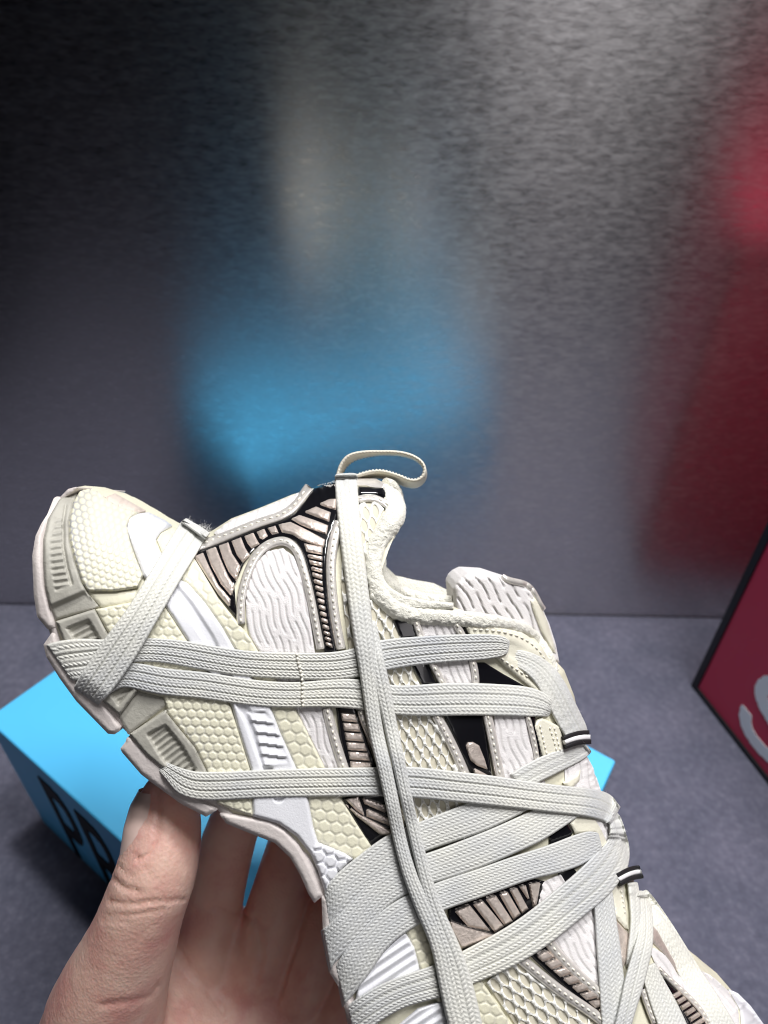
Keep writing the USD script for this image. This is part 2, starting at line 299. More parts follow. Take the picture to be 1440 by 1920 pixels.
def spline(pts, step=2.0):
    """through rows (x, y, ...) with all columns carried along"""
    a = np.array(pts, float); s = np.concatenate([[0], np.cumsum(np.linalg.norm(np.diff(a[:, :2], axis=0), axis=1))]); n = max(3, int(s[-1] / step))
    t = np.linspace(0, s[-1], n)
    from scipy.interpolate import CubicSpline
    xy = CubicSpline(s, a[:, :2])(t) if len(a) > 2 else np.c_[np.interp(t, s, a[:, 0]), np.interp(t, s, a[:, 1])]
    rest = np.stack([PchipInterpolator(s, a[:, k])(t) for k in range(2, a.shape[1])], 1) if a.shape[1] > 2 else np.zeros((n, 0))
    return np.c_[xy, rest], t
def strip_on(pts, step=3.0, across=7, bow=0.5, thick=1.0, relief=None, smooth_h=0, follow=1.0, keep=None, across_step=None, endround=0, shear=0.0):
    """a band along rows (x, y, width, lift_mm[, extra depth_mm]); returns mesh and its (s, t) coordinates"""
    c, s = spline(pts, step); tang = np.gradient(c[:, :2], axis=0); tang /= np.linalg.norm(tang, axis=1, keepdims=True); nrm = np.c_[-tang[:, 1], tang[:, 0]]
    if across_step: across = max(5, int(c[:, 2].max() / across_step))
    t = np.linspace(-1, 1, across); px = c[:, None, 0] + nrm[:, None, 0] * t * c[:, None, 2] / 2; py = c[:, None, 1] + nrm[:, None, 1] * t * c[:, None, 2] / 2
    sh_ = (shear * np.exp(-(s / 48.0) ** 1.3))[:, None] * t * c[:, None, 2] / 2; px = px + sh_ * tang[:, None, 0]; py = py + sh_ * tang[:, None, 1]
    hc = Hh(c[:, 0], c[:, 1])
    if smooth_h:
        hsm = gaussian_filter1d(hc, smooth_h / step, mode='nearest'); hc2 = np.maximum(hsm, hc - 0.0012)
    else: hc2 = hc
    h = hc2[:, None] + follow * (gaussian_filter1d(Hh(px, py), 3, axis=0, mode='nearest') - hc[:, None])
    S, Tt = np.broadcast_to(s[:, None], px.shape), np.broadcast_to(t[None], px.shape)
    up = c[:, None, 3] + bow * np.sqrt(np.clip(1 - np.abs(Tt) ** 4, 0, 1))
    rel = np.zeros(px.shape) if relief is None else relief(S, Tt * c[:, None, 2] / 2, Tt)
    if endround:
        eu_ = np.clip(np.minimum(s, s[-1] - s) / endround, 0, 1); rel = rel * eu_[:, None]; up = up - ((thick + bow) * 0.85 * (1 - np.sqrt(np.clip(1 - (1 - eu_) ** 2, 0, 1))))[:, None]
    ext = c[:, 4:5] if c.shape[1] > 4 else 0
    v = lifted(px, py, (up + rel) * 1e-3, h - ext * 1e-3)
    bot = lifted(px[:, [0, -1]], py[:, [0, -1]], (c[:, None, 3] - thick) * 1e-3 + np.zeros((len(c), 2)), (h - ext * 1e-3)[:, [0, -1]])
    n, m = px.shape; V = np.concatenate([v, bot[:, ::-1]], 1); m2 = m + 2     # closed loop: top left..right, bottom right, bottom left
    i, j = np.meshgrid(np.arange(n - 1), np.arange(m2), indexing='ij'); j2 = (j + 1) % m2
    q = np.stack([i * m2 + j, i * m2 + j2, (i + 1) * m2 + j2, (i + 1) * m2 + j], -1).reshape(-1, 4)
    f = np.vstack([q[:, [0, 1, 2]], q[:, [0, 2, 3]]])
    caps = []
    for r in (0, n - 1):
        ring = r * m2 + np.arange(m2); fan = np.c_[np.full(m2 - 2, ring[0]), ring[1:-1], ring[2:]]; caps.append(fan if r else fan[:, ::-1])
    f = np.vstack([f, *caps])
    V = V.reshape(-1, 3)
    # outward: the top must face the camera
    a = V[f[: (n - 1)]]; nn = np.cross(a[:, 1] - a[:, 0], a[:, 2] - a[:, 0]).sum(0)
    k = (n // 2) * m2 + m // 2; tri = np.array([k, k + 1, k + m2 + 1]); w = np.cross(V[tri[1]] - V[tri[0]], V[tri[2]] - V[tri[0]])
    if np.dot(w, FW) > 0: f = f[:, ::-1]
    full = np.zeros((n, m2)); full[:, :m] = 0 if relief is None else rel
    return (V, f), full.ravel()
def stitches(pl, lift, length=9.0, gap=5.0, r=0.00032, zig=0.0):
    """small raised thread stitches along a line"""
    c, s = spline(pl, 1.0); out = []; k = 0; prof = np.array([0.0, 0.16, 0.5, 0.84, 1.0]); rad = np.array([0.25, 0.9, 1.1, 0.9, 0.25])
    tot = s[-1]; x = gap / 2
    while x + length < tot:
        q = np.stack([np.interp(x + prof * length, s, c[:, i]) for i in (0, 1)], 1)
        P = lifted(q[:, 0], q[:, 1], (lift + np.array([-0.1, 0.12, 0.22, 0.12, -0.1])) * 1e-3)
        d = P[-1] - P[0]; d /= np.linalg.norm(d); a = np.cross(d, FW); a /= np.linalg.norm(a); b = np.cross(d, a)
        an = np.arange(6) * np.pi / 3
        V = P[:, None] + (r * rad)[:, None, None] * (np.cos(an)[None, :, None] * a + np.sin(an)[None, :, None] * b)
        i, j = np.meshgrid(np.arange(4), np.arange(6), indexing='ij'); j2 = (j + 1) % 6
        f = np.stack([i * 6 + j, i * 6 + j2, (i + 1) * 6 + j2, (i + 1) * 6 + j], -1).reshape(-1, 4)
        out.append((V.reshape(-1, 3), np.vstack([f[:, [0, 2, 1]], f[:, [0, 3, 2]]]))); x += length + gap
    n = 0; vs, fs = [], []
    for v, f in out: vs.append(v); fs.append(f + n); n += len(v)
    return np.vstack(vs), np.vstack(fs)
def tube_on(pts, rx=1.0, step=3.0, sides=12, fuzz=0.0, fs=900, seed=0):
    """a roll along rows (x, y, radius_px, lift_mm, extra_mm)"""
    c, s = spline(pts, step); d = D0 - Hh(c[:, 0], c[:, 1]); ext = c[:, 4] if c.shape[1] > 4 else np.zeros(len(c))
    hcs = gaussian_filter1d(Hh(c[:, 0], c[:, 1]), 6, mode='nearest')
    P = pos(c[:, 0], c[:, 1], hcs + (c[:, 3] - ext) * 1e-3); R = c[:, 2] * MPP * 0.85
    tg = np.gradient(P, axis=0); tg /= np.linalg.norm(tg, axis=1, keepdims=True)
    a = np.cross(tg, FW); a /= np.linalg.norm(a, axis=1, keepdims=True); b = np.cross(tg, a)
    an = np.arange(sides) * 2 * np.pi / sides
    dirs = np.cos(an)[None, :, None] * a[:, None] + np.sin(an)[None, :, None] * b[:, None]
    V = P[:, None] + R[:, None, None] * dirs
    if fuzz:
        q = V.reshape(-1, 3); nz = meshkit.noise(q * fs).reshape(V.shape[:2]); nz2 = meshkit.noise(q * fs * 2.3 + 9).reshape(V.shape[:2]); V = V + dirs * ((nz + 0.6 * nz2) * fuzz)[..., None]
    n = len(c); i, j = np.meshgrid(np.arange(n - 1), np.arange(sides), indexing='ij'); j2 = (j + 1) % sides
    f = np.stack([i * sides + j, i * sides + j2, (i + 1) * sides + j2, (i + 1) * sides + j], -1).reshape(-1, 4)
    cap0 = np.c_[np.zeros(sides - 2, int), np.arange(1, sides - 1), np.arange(2, sides)]
    return V.reshape(-1, 3), np.vstack([f[:, [0, 2, 1]], f[:, [0, 3, 2]], cap0, cap0[:, ::-1] + (n - 1) * sides])
def hexes(px, py, cell, ang, sx=1.0, ox=0, oy=0):
    """0 on the joints of a honeycomb, growing into the cells (in pixels)"""
    ca, sa = math.cos(ang), math.sin(ang); x, y = (px - ox) * ca + (py - oy) * sa, (-(px - ox) * sa + (py - oy) * ca) / sx
    best = np.full(x.shape, 1e9); b2 = np.full(x.shape, 1e9); r3 = math.sqrt(3) / 2
    row = np.round(y / (cell * r3))
    for dr in (-1, 0, 1):
        rr = row + dr; off = np.where(rr % 2 == 0, 0, cell / 2); cc = np.round((x - off) / cell)
        for dc in (-1, 0, 1):
            cx, cy = (cc + dc) * cell + off, rr * cell * r3; dd = np.hypot(x - cx, y - cy)
            nb = dd < best; b2 = np.where(nb, best, np.minimum(b2, dd)); best = np.where(nb, dd, best)
    return (b2 - best) / 2
def honey(cell, ang, amp=0.5, sx=1.0, line=2.0, margin=3.0):
    def f(px, py, d):
        e = hexes(px, py, cell, ang, sx); k = sm(e / line); return amp * np.where(d < margin, 0.6, k)
    return f
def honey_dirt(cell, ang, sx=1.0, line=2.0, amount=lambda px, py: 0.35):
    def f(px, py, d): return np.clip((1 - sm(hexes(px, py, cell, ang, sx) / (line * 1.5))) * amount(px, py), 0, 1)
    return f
def inpoly(poly, r=2.0):
    """1 inside, 0 outside, with a slope of r pixels"""
    g = Polygon(poly).buffer(0)
    def f(px, py):
        q = shapely.points(np.c_[px, py]); d = shapely.distance(q, g.boundary) * np.where(shapely.contains_xy(g, px, py), 1, -1); return sm(d / r * 0.5 + 0.5)
    return f

SN = thing('sneaker', 'cream and silver chunky running sneaker wrapped in long laces, held sole-first by a hand', 'sneaker', pos(700., 1900., 0.0))
# body: lateral side, the same mirrored for the far side, joined along the ridge and sole, with a hollow at the collar
p, t = grid_tri(Polygon(outline).buffer(0), 9.0)
hb = np.maximum(Hh(p[:, 0], p[:, 1]) - 0.0004, 0.0004)
vf = pos(p[:, 0], p[:, 1], hb)
vb = vf + (2 * hb)[:, None] * FW
e = np.vstack([t[:, [0, 1]], t[:, [1, 2]], t[:, [2, 0]]]); _, inv, cnt = np.unique(np.sort(e, 1), axis=0, return_inverse=True, return_counts=True); e = e[cnt[inv.ravel()] == 1]
cl = LineString(collar[1:-1]); isc = shapely.distance(shapely.points(p), cl) < 3.0
n0 = len(p); V = [vf, vb]; Fc = [t, t[:, ::-1] + n0]; plain = ~(isc[e[:, 0]] & isc[e[:, 1]])
q = e[plain]; Fc += [np.c_[q[:, 1], q[:, 0], q[:, 0] + n0], np.c_[q[:, 1], q[:, 0] + n0, q[:, 1] + n0]]
obj('upper_shell', (np.vstack(V), np.vstack(Fc)), 'cream_base', SN, smooth=50)
q = e[~plain]; ids = np.unique(q); m = {k: i for i, k in enumerate(ids)}; rows = []
for k in np.linspace(0, 1, 9):
    P2 = vf[ids] + (2 * hb[ids] * k)[:, None] * FW; s_ = math.sin(math.pi * k) * 0.045; rows.append(P2 + s_ * (-RT * 0.55 - UP * 0.83))
q = np.array([[m[a], m[b]] for a, b in q]); n1 = len(ids); fl = []
for k in range(8): fl += [np.c_[q[:, 1] + k * n1, q[:, 0] + k * n1, q[:, 0] + (k + 1) * n1], np.c_[q[:, 1] + k * n1, q[:, 0] + (k + 1) * n1, q[:, 1] + (k + 1) * n1]]
obj('collar_lining', (np.vstack(rows), np.vstack(fl)), 'terry', SN)

# outsole: one slab and the lugs seen along its edge, each going right across the sole
def across(poly, top, front_mm=1.0, soft=1.5):
    """a block from the lateral edge to the far edge; poly in picture places of its lateral face"""
    g = roundpoly(poly, soft); p, t = grid_tri(g, 4.0); d = shapely.distance(shapely.points(p), g.boundary)
    h = np.full(len(p), float(top)) if not callable(top) else top(p[:, 0], p[:, 1])
    hf = h + (front_mm - 1.0 * (1 - sm(d / 6))) * 1e-3
    v = pos(p[:, 0], p[:, 1], hf); low = pos(p[:, 0], p[:, 1], hf) + (2 * h)[:, None] * FW
    v2, t2, ids = skirted(v, t, low); nb = len(v2)
    return np.vstack([v2, low]), np.vstack([t2, t[:, ::-1] + nb])
ht = lambda px, py: np.maximum(Hh(px, py), 0.020)
lugs = [C(1, [(280, 118), (345, 100), (300, 140), (225, 190), (160, 300), (132, 420), (130, 560), (140, 700), (172, 830), (195, 905), (205, 950), (160, 962), (95, 885), (75, 760), (65, 520), (85, 400), (120, 325), (200, 200)]),
        C(1, [(182, 980), (205, 985), (240, 1090), (330, 1250), (430, 1330), (490, 1400), (560, 1490), (600, 1545), (588, 1572), (560, 1590), (520, 1587), (330, 1392), (230, 1255), (150, 1125), (133, 1052)]),
        cat(C(1, [(632, 1612), (660, 1600), (760, 1715), (850, 1790), (940, 1850)]), C(7, [(720, 540), (780, 575), (842, 612), (795, 641), (700, 592), (600, 520), (545, 478), (470, 392), (464, 377), (484, 352)])),
        C(7, [(845, 628), (870, 625), (960, 640), (1040, 655), (1100, 690), (1150, 745), (1190, 810), (1222, 880), (1246, 945), (1212, 974), (1190, 940), (1160, 870), (1120, 800), (1060, 742), (960, 703), (875, 668), (855, 645)]),
        C(5, [(8, 700), (60, 720), (110, 960), (150, 1110), (110, 1232), (60, 1155), (18, 935)]),
        C(5, [(120, 1240), (180, 1290), (260, 1400), (330, 1560), (260, 1600), (200, 1480), (138, 1342)]),
        C(0, [(660, 1915), (720, 1960), (800, 2050), (900, 2150), (880, 2190), (780, 2090), (700, 2000)]),
        C(0, [(905, 2165), (1010, 2245), (1200, 2340), (1380, 2385), (1370, 2430), (1180, 2385), (980, 2290)])]
for k, l in enumerate(lugs):
    obj('tread_lug', across(l, ht, 1.2), 'outsole', SN, smooth=True)

edge = LineString(under[3:]).buffer(9)
if edge.geom_type == 'Polygon': obj('outsole', across(Polygon(edge.exterior), ht, 0.2), 'outsole', SN, smooth=True)

# grey rubber: heel bumper and the two side blocks with ribbed windows
def ribs(poly, ang, pitch, depth=-1.2, amp=0.6, r=3.0):
    w = inpoly(poly, r)
    def f(px, py, d):
        k = w(px, py); a = (px * math.cos(ang) + py * math.sin(ang)) / pitch; wave = np.clip(np.abs((a % 1) - 0.5) * 4 - 0.6, 0, 1); return k * (depth + amp * wave)
    return f
bump_poly = C(1, [(300, 128), (345, 138), (312, 205), (286, 320), (291, 440), (322, 560), (362, 680), (392, 735), (470, 822), (440, 838), (205, 908), (172, 835), (140, 700), (130, 560), (130, 420), (158, 300), (222, 190)])
led = inpoly(C(1, [(150, 835), (380, 738), (480, 822), (205, 925)]), 5)
gro = LineString(C(1, [(262, 235), (248, 330), (250, 470), (272, 590), (300, 690)]))
rb1 = ribs(C(1, [(205, 300), (240, 300), (240, 470), (258, 590), (285, 690), (205, 735), (180, 600), (170, 440)]), math.radians(82), 12, -0.5, 0.7)
def bump_rel(px, py, d):
    g = shapely.distance(shapely.points(np.c_[px, py]), gro); return rb1(px, py, d) - 1.1 * (1 - sm(g / 4)) - 1.6 * led(px, py)
obj('heel_bumper', patch(bump_poly, 2.4, 2.6, 6, bump_rel), 'grey', SN, smooth=40)
blk = C(1, [(205, 912), (440, 838), (700, 1330), (590, 1480), (490, 1395), (300, 1150)])
obj('side_block', patch(blk, 2.4, 2.8, 5, ribs(C(1, [(275, 955), (400, 903), (660, 1325), (585, 1415), (500, 1300)]), math.radians(62), 12, -1.6, 0.6)), 'grey', SN, smooth=40)
obj('side_recess', patch(C(1, [(585, 1485), (700, 1330), (850, 1370), (885, 1405), (640, 1592)]), 0.9, 3.5, 4), 'grey', SN, smooth=40)
blk3 = cat(C(1, [(645, 1590), (870, 1440)]), C(4, [(40, 165), (100, 240), (190, 350), (250, 470), (300, 600)]), C(1, [(1040, 1890), (930, 1850), (840, 1790), (750, 1715)]))
obj('side_block', patch(blk3, 2.4, 2.8, 5, ribs(C(1, [(755, 1590), (865, 1535), (965, 1660), (1045, 1800), (1030, 1850), (950, 1830), (850, 1745)]), math.radians(52), 11.5, -1.6, 0.7)), 'grey', SN, smooth=40)
obj('heel_cap', patch(C(1, [(500, 172), (560, 150), (650, 200), (745, 254), (690, 268), (600, 240), (520, 200)]), 2.0, 3.5, 4), 'beige', SN, smooth=40)

# cream honeycomb panels
h1 = C(1, [(352, 140), (400, 128), (470, 148), (520, 200), (600, 240), (700, 268), (650, 305), (630, 350), (650, 440), (680, 530), (730, 640), (700, 715), (560, 735), (400, 735), (362, 680), (322, 560), (291, 440), (286, 320), (312, 205)])
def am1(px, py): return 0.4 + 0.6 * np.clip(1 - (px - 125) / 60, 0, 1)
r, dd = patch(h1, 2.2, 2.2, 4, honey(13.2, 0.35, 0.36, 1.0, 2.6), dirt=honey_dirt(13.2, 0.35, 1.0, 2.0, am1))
obj('honeycomb_panel', r, 'cream', SN, dirt=dd)
h2 = cat(C(1, [(445, 840), (650, 800), (840, 795), (1000, 1035)]), C(4, [(380, 130), (420, 250), (488, 470), (500, 722), (400, 690), (310, 655), (250, 470), (190, 350), (100, 240), (40, 168)]), C(1, [(870, 1432), (850, 1368), (700, 1330), (520, 980)]))
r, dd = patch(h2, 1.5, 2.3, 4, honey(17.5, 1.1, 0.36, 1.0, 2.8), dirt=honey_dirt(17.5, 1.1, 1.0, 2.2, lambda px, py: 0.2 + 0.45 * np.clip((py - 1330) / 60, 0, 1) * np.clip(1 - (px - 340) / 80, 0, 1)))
obj('honeycomb_panel', r, 'cream', SN, dirt=dd)
h3 = cat(C(1, [(812, 430), (835, 388), (905, 352), (960, 380), (1010, 520)]), C(2, [(50, 628), (100, 705), (200, 870), (280, 970), (370, 1080), (415, 1155)]), C(4, [(735, 150), (800, 280), (890, 460), (980, 630), (1060, 760), (1140, 882)]),
         C(0, [(790, 1700), (890, 1820), (905, 1842), (965, 1930), (1030, 2010), (960, 2060), (860, 1950), (790, 1825), (775, 1780), (758, 1740), (700, 1680), (658, 1608)]),
         C(4, [(850, 860), (825, 780), (800, 630), (735, 465), (650, 270), (600, 140)]), C(1, [(1275, 1070), (1200, 940), (1100, 800), (1000, 690), (920, 650), (850, 520)]))
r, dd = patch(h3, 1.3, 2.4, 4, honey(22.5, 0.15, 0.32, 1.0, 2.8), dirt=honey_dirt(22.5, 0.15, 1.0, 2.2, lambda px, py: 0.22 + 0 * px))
obj('honeycomb_panel', r, 'cream', SN, dirt=dd)
obj('cream_ledge', patch(C(1, [(395, 738), (560, 738), (700, 718), (690, 790), (600, 815), (480, 830)]), 1.0, 4, 6), 'cream_base', SN)

# white moulded band
band = cat(C(1, [(640, 300), (700, 272), (760, 264), (860, 312), (903, 345), (832, 386), (806, 425), (808, 475), (850, 520), (920, 650), (1000, 690), (1100, 800), (1200, 940), (1275, 1070)]),
           C(4, [(600, 140), (650, 270), (738, 465), (800, 630), (828, 780), (855, 862), (1000, 920), (1042, 952), (960, 1032), (930, 1095), (890, 1130), (850, 1010), (815, 930), (740, 832), (640, 762), (500, 722), (490, 470), (420, 250), (388, 130)]),
           C(1, [(1000, 1035), (840, 790), (730, 640), (660, 450), (632, 360)]))
mid = LineString(cat(C(1, [(740, 380), (760, 480), (850, 650), (1000, 830), (1120, 1010)]), C(4, [(480, 200), (560, 420), (640, 620)])))
che = inpoly(C(4, [(470, 165), (560, 150), (640, 270), (690, 440), (560, 460), (540, 380), (510, 260)]), 3)
hx4 = inpoly(C(4, [(820, 900), (870, 860), (1040, 950), (930, 1100), (880, 1090)]), 3)
def band_rel(px, py, d):
    g = shapely.distance(shapely.points(np.c_[px, py]), mid); r_ = -0.9 * (1 - sm((g - 6) / 6)) * (d > 6)
    a = ((px * 0.35 + py * 0.94) + 0.5 * np.abs(px - py * 0.5 + 150)) / 24; return r_ * (1 - che(px, py)) + che(px, py) * (0.9 * ((a % 1) - 0.5)) + hx4(px, py) * (0.9 * sm(hexes(px, py, 24, 0.4) / 3) - 0.4)
obj('white_band', patch(band, 2.3, 2.6, 7, band_rel), 'white', SN)
fins = C(5, [(485, 905), (545, 1000), (575, 1140), (500, 1230), (420, 1330), (240, 1420), (200, 1330), (215, 1210), (300, 1080)])
obj('white_band', patch(fins, 2.0, 2.6, 6, lambda px, py, d: 0.9 * (np.abs(((px * 0.55 + py * 0.83) / 17) % 1 - 0.5) * 2 - 0.5) * sm(d / 8)), 'white', SN)
obj('white_band', patch(C(5, [(430, 1460), (560, 1350), (720, 1300), (760, 1420), (860, 1620), (700, 1700), (520, 1560)]), 2.0, 3, 6, lambda px, py, d: 0.9 * (np.abs(((px * 0.55 + py * 0.83) / 17) % 1 - 0.5) * 2 - 0.5) * sm(d / 8)), 'white', SN)

# knit panels: long wavy slits
def knit_f(ang, pitch=13.0, length=80.0):
    ca, sa = math.cos(ang), math.sin(ang)
    def slit(px, py):
        y, x = px * ca + py * sa, -px * sa + py * ca; x = x + 4 * np.sin(y / 37.0) + 2.5 * np.sin(y / 13.0 + 1)
        k = np.floor(x / pitch); fx = x / pitch - k - 0.5; sh = np.sin(k * 12.9898) * 43758.5453; sh = sh - np.floor(sh)
        fy = np.abs(((y / length + sh) % 1) - 0.5) * 2; return (1 - sm(np.abs(fx) * pitch / 2.5)) * sm((0.92 - fy) * 5)
    return slit
def knit_patch(poly, lift, ang, step=2.2, **k):
    s_ = knit_f(ang); ca, sa = math.cos(ang), math.sin(ang)
    def rel(px, py, d):
        y, x = px * ca + py * sa, -px * sa + py * ca; v = np.abs(np.sin(x * 0.75)) * 0.12 * np.abs(np.sin(y * 0.6 + x)); return v - 0.55 * s_(px, py)
    return patch(poly, lift, step, 4, rel, dirt=lambda px, py, d: s_(px, py) * 0.6, **k)
kn = cat(C(2, [(352, 1000), (348, 850), (395, 690), (465, 615), (550, 600), (615, 650), (665, 790), (692, 950), (718, 1140)]), C(4, [(900, 150), (960, 320), (1000, 450), (1010, 500), (960, 560), (890, 460), (800, 290), (735, 150)]), C(2, [(415, 1150), (370, 1080)]))
r, dd = knit_patch(kn, 0.9, math.radians(70)); obj('knit_panel', r, 'knit', SN, dirt=dd)
kn2 = C(3, [(245, 412), (440, 420), (480, 490), (530, 640), (560, 760), (700, 860), (825, 930), (900, 1190), (940, 1330), (720, 1330), (690, 1280), (650, 930), (560, 800), (380, 760), (300, 600)])
r, dd = knit_patch(kn2, 0.7, math.radians(75)); obj('knit_panel', r, 'knit', SN, dirt=dd)
kn3 = cat(C(6, [(110, 640), (290, 560), (340, 600), (440, 750), (450, 950), (480, 1290), (300, 1080), (200, 960), (130, 820)]))
r, dd = knit_patch(kn3, 0.7, math.radians(65)); obj('knit_panel', r, 'knit', SN, dirt=dd)
kn4 = C(8, [(470, 800), (520, 830), (640, 900), (700, 1010), (850, 1230), (1010, 1440), (960, 1440), (800, 1230), (640, 1080), (560, 1000)])
r, dd = knit_patch(kn4, 0.7, math.radians(55)); obj('knit_panel', r, 'knit', SN, dirt=dd)

kn5 = C(0, [(1088, 1395), (1112, 1440), (1132, 1500), (1152, 1565), (1172, 1622), (1150, 1640), (1095, 1590), (1062, 1530), (1058, 1440)])
r, dd = knit_patch(kn5, 0.5, math.radians(70)); obj('knit_panel', r, 'knit', SN, dirt=dd)
obj('black_overlay', patch(C(0, [(1030, 1560), (1062, 1540), (1075, 1560), (1050, 1600), (1085, 1640), (1060, 1660), (1030, 1610)]), 0.9, 3.2, 3), 'black', SN, smooth=40)
def grown(p, r=0.6): return np.array(Polygon(p).buffer(0).buffer(r, join_style=2).exterior.coords)[:-1]
# glossy black overlay with champagne strips
bk = cat(C(2, [(52, 628), (170, 590), (330, 526), (450, 482), (560, 446), (620, 406), (670, 346), (720, 272), (790, 244), (840, 238), (850, 420), (822, 500), (797, 560), (787, 650), (787, 760), (802, 900), (822, 1030), (842, 1140)]),
         C(4, [(1060, 150), (1100, 260), (1170, 460), (1190, 520), (1010, 520), (990, 400), (970, 300), (955, 160)]),
         C(2, [(770, 1140), (750, 1010), (720, 880), (690, 740), (660, 640), (620, 562), (560, 540), (480, 555), (400, 600), (340, 680), (287, 800), (300, 985), (268, 942), (200, 862), (110, 722)]))
OV = obj('black_overlay', patch(bk, 1.0, 3.2, 3), 'black', SN, smooth=40)
segs = [[(70, 648), (118, 630), (145, 692), (200, 802), (264, 876), (262, 922), (200, 850), (112, 715)], [(134, 618), (188, 598), (213, 662), (253, 752), (286, 806), (272, 862), (215, 796), (162, 698)],
        [(205, 592), (256, 573), (275, 632), (320, 700), (296, 778), (256, 728), (226, 660)], [(274, 566), (324, 546), (346, 602), (370, 640), (333, 680), (302, 640)], [(343, 540), (390, 521), (406, 552), (422, 580), (381, 604), (360, 578)],
        [(409, 516), (449, 500), (468, 538), (440, 556), (426, 548)], [(466, 496), (509, 483), (526, 522), (492, 530)],
        [(527, 476), (590, 462), (690, 510), (776, 556), (768, 598), (650, 560), (600, 528), (545, 518)], [(594, 446), (640, 426), (720, 452), (793, 480), (784, 528), (700, 500), (640, 474)], [(664, 408), (728, 380), (806, 410), (798, 460), (720, 430)],
        [(742, 366), (800, 340), (838, 338), (834, 396), (790, 384)]]
ys = [585, 640, 672, 706, 738, 772, 806, 840, 874, 909, 944, 979, 1014, 1049, 1080, 1110]
for k, y in enumerate(ys):
    y1 = (ys[k + 1] if k + 1 < len(ys) else 1142) - 11; xl = lambda yy: np.interp(yy, [580, 700, 900, 1142], [655, 692, 732, 778]) + 6; xr = lambda yy: np.interp(yy, [580, 650, 760, 900, 1142], [772, 770, 770, 785, 828]) - 10
    segs.append([(xl(y), y - 8), (xr(y), y + 8), (xr(y1), y1 + 8), (xl(y1), y1 - 8)])
segs = [C(2, s_) for s_ in segs]
for y in np.arange(168, 500, 52):
    xl = lambda yy: np.interp(yy, [160, 450], [975, 1030]); xr = lambda yy: np.interp(yy, [160, 450], [1050, 1146])
    segs.append(C(4, [(xl(y), y - 2), (xr(y), y + 4), (xr(y + 40), y + 46), (xl(y + 40), y + 38)]))
for s_ in segs: obj('metallic_strip', patch(grown(s_), 2.0, 2.6, 3.2, soft=0.8, sink=-0.4), 'champ', OV, smooth=45)

# silver piping with stitches
def pipe(pl, w=15, lift=1.2, st=True, m='silver', off=0.0, thin=True):
    a = np.array(pl); rows = np.c_[a, np.full(len(a), w), np.full(len(a), lift)]
    q = obj('piping', strip_on(rows, 4, 7, 0.7, 1.5)[0], m, SN)
    if st: obj('stitching', stitches(a, lift + 0.62, 8, 5), 'thread', q, stuff=True)
    return q
pipe(C(2, [(48, 605), (170, 566), (330, 503), (450, 458), (545, 425), (615, 375), (658, 318), (690, 272)]), 16)
pipe(C(2, [(322, 1010), (322, 900), (342, 790), (385, 680), (440, 605), (500, 572), (560, 566), (612, 600), (652, 690), (682, 800), (708, 920), (735, 1060), (752, 1145)]), 16)
pipe(C(2, [(856, 462), (824, 560), (808, 680), (812, 820), (826, 950), (848, 1080), (862, 1145)]), 19)
pipe(C(4, [(900, 140), (930, 260), (965, 380), (1005, 500)]), 19)
pipe(C(4, [(1080, 150), (1110, 240), (1150, 330), (1200, 470)]), 12)
pipe(C(3, [(228, 415), (262, 520), (340, 690), (400, 800)]), 14)
pipe(C(3, [(442, 425), (485, 510), (535, 640), (550, 760)]), 14)
pipe(C(3, [(612, 920), (650, 1100), (690, 1300)]), 18)
pipe(C(3, [(335, 920), (385, 1010), (440, 1120), (500, 1260)]), 18)
pipe(C(3, [(828, 930), (862, 1060), (885, 1200)]), 10)
pipe(C(6, [(175, 965), (260, 1070), (370, 1180), (485, 1280)]), 20)
pipe(C(6, [(10, 1060), (130, 1160), (300, 1290), (470, 1410), (560, 1500)]), 20)
pipe(C(8, [(560, 1000), (640, 1080), (760, 1190), (870, 1300), (960, 1440)]), 10)
pipe(C(8, [(440, 1170), (480, 1290), (540, 1440)]), 12)
obj('silver_collar', patch(C(2, [(735, 262), (830, 235), (950, 222), (1050, 225), (1110, 258), (1080, 290), (1000, 262), (900, 262), (800, 285)]), 1.0, 3, 4), 'silver', SN)
obj('heel_knit', patch(C(2, [(175, 520), (270, 448), (430, 386), (600, 316), (660, 292), (630, 345), (560, 405), (450, 440), (330, 485), (200, 535)]), 0.8, 3, 5, lambda px, py, d: 0.25 * np.sin(px * 0.55 + py * 0.2)), 'knit', SN)
obj('black_band', patch(C(2, [(955, 270), (1090, 276), (1135, 330), (1125, 345), (1060, 318), (955, 318)]), 1.6, 3, 3), 'black', SN, smooth=40)
pipe(C(2, [(950, 345), (1010, 332), (1070, 345), (1125, 385)]), 13)

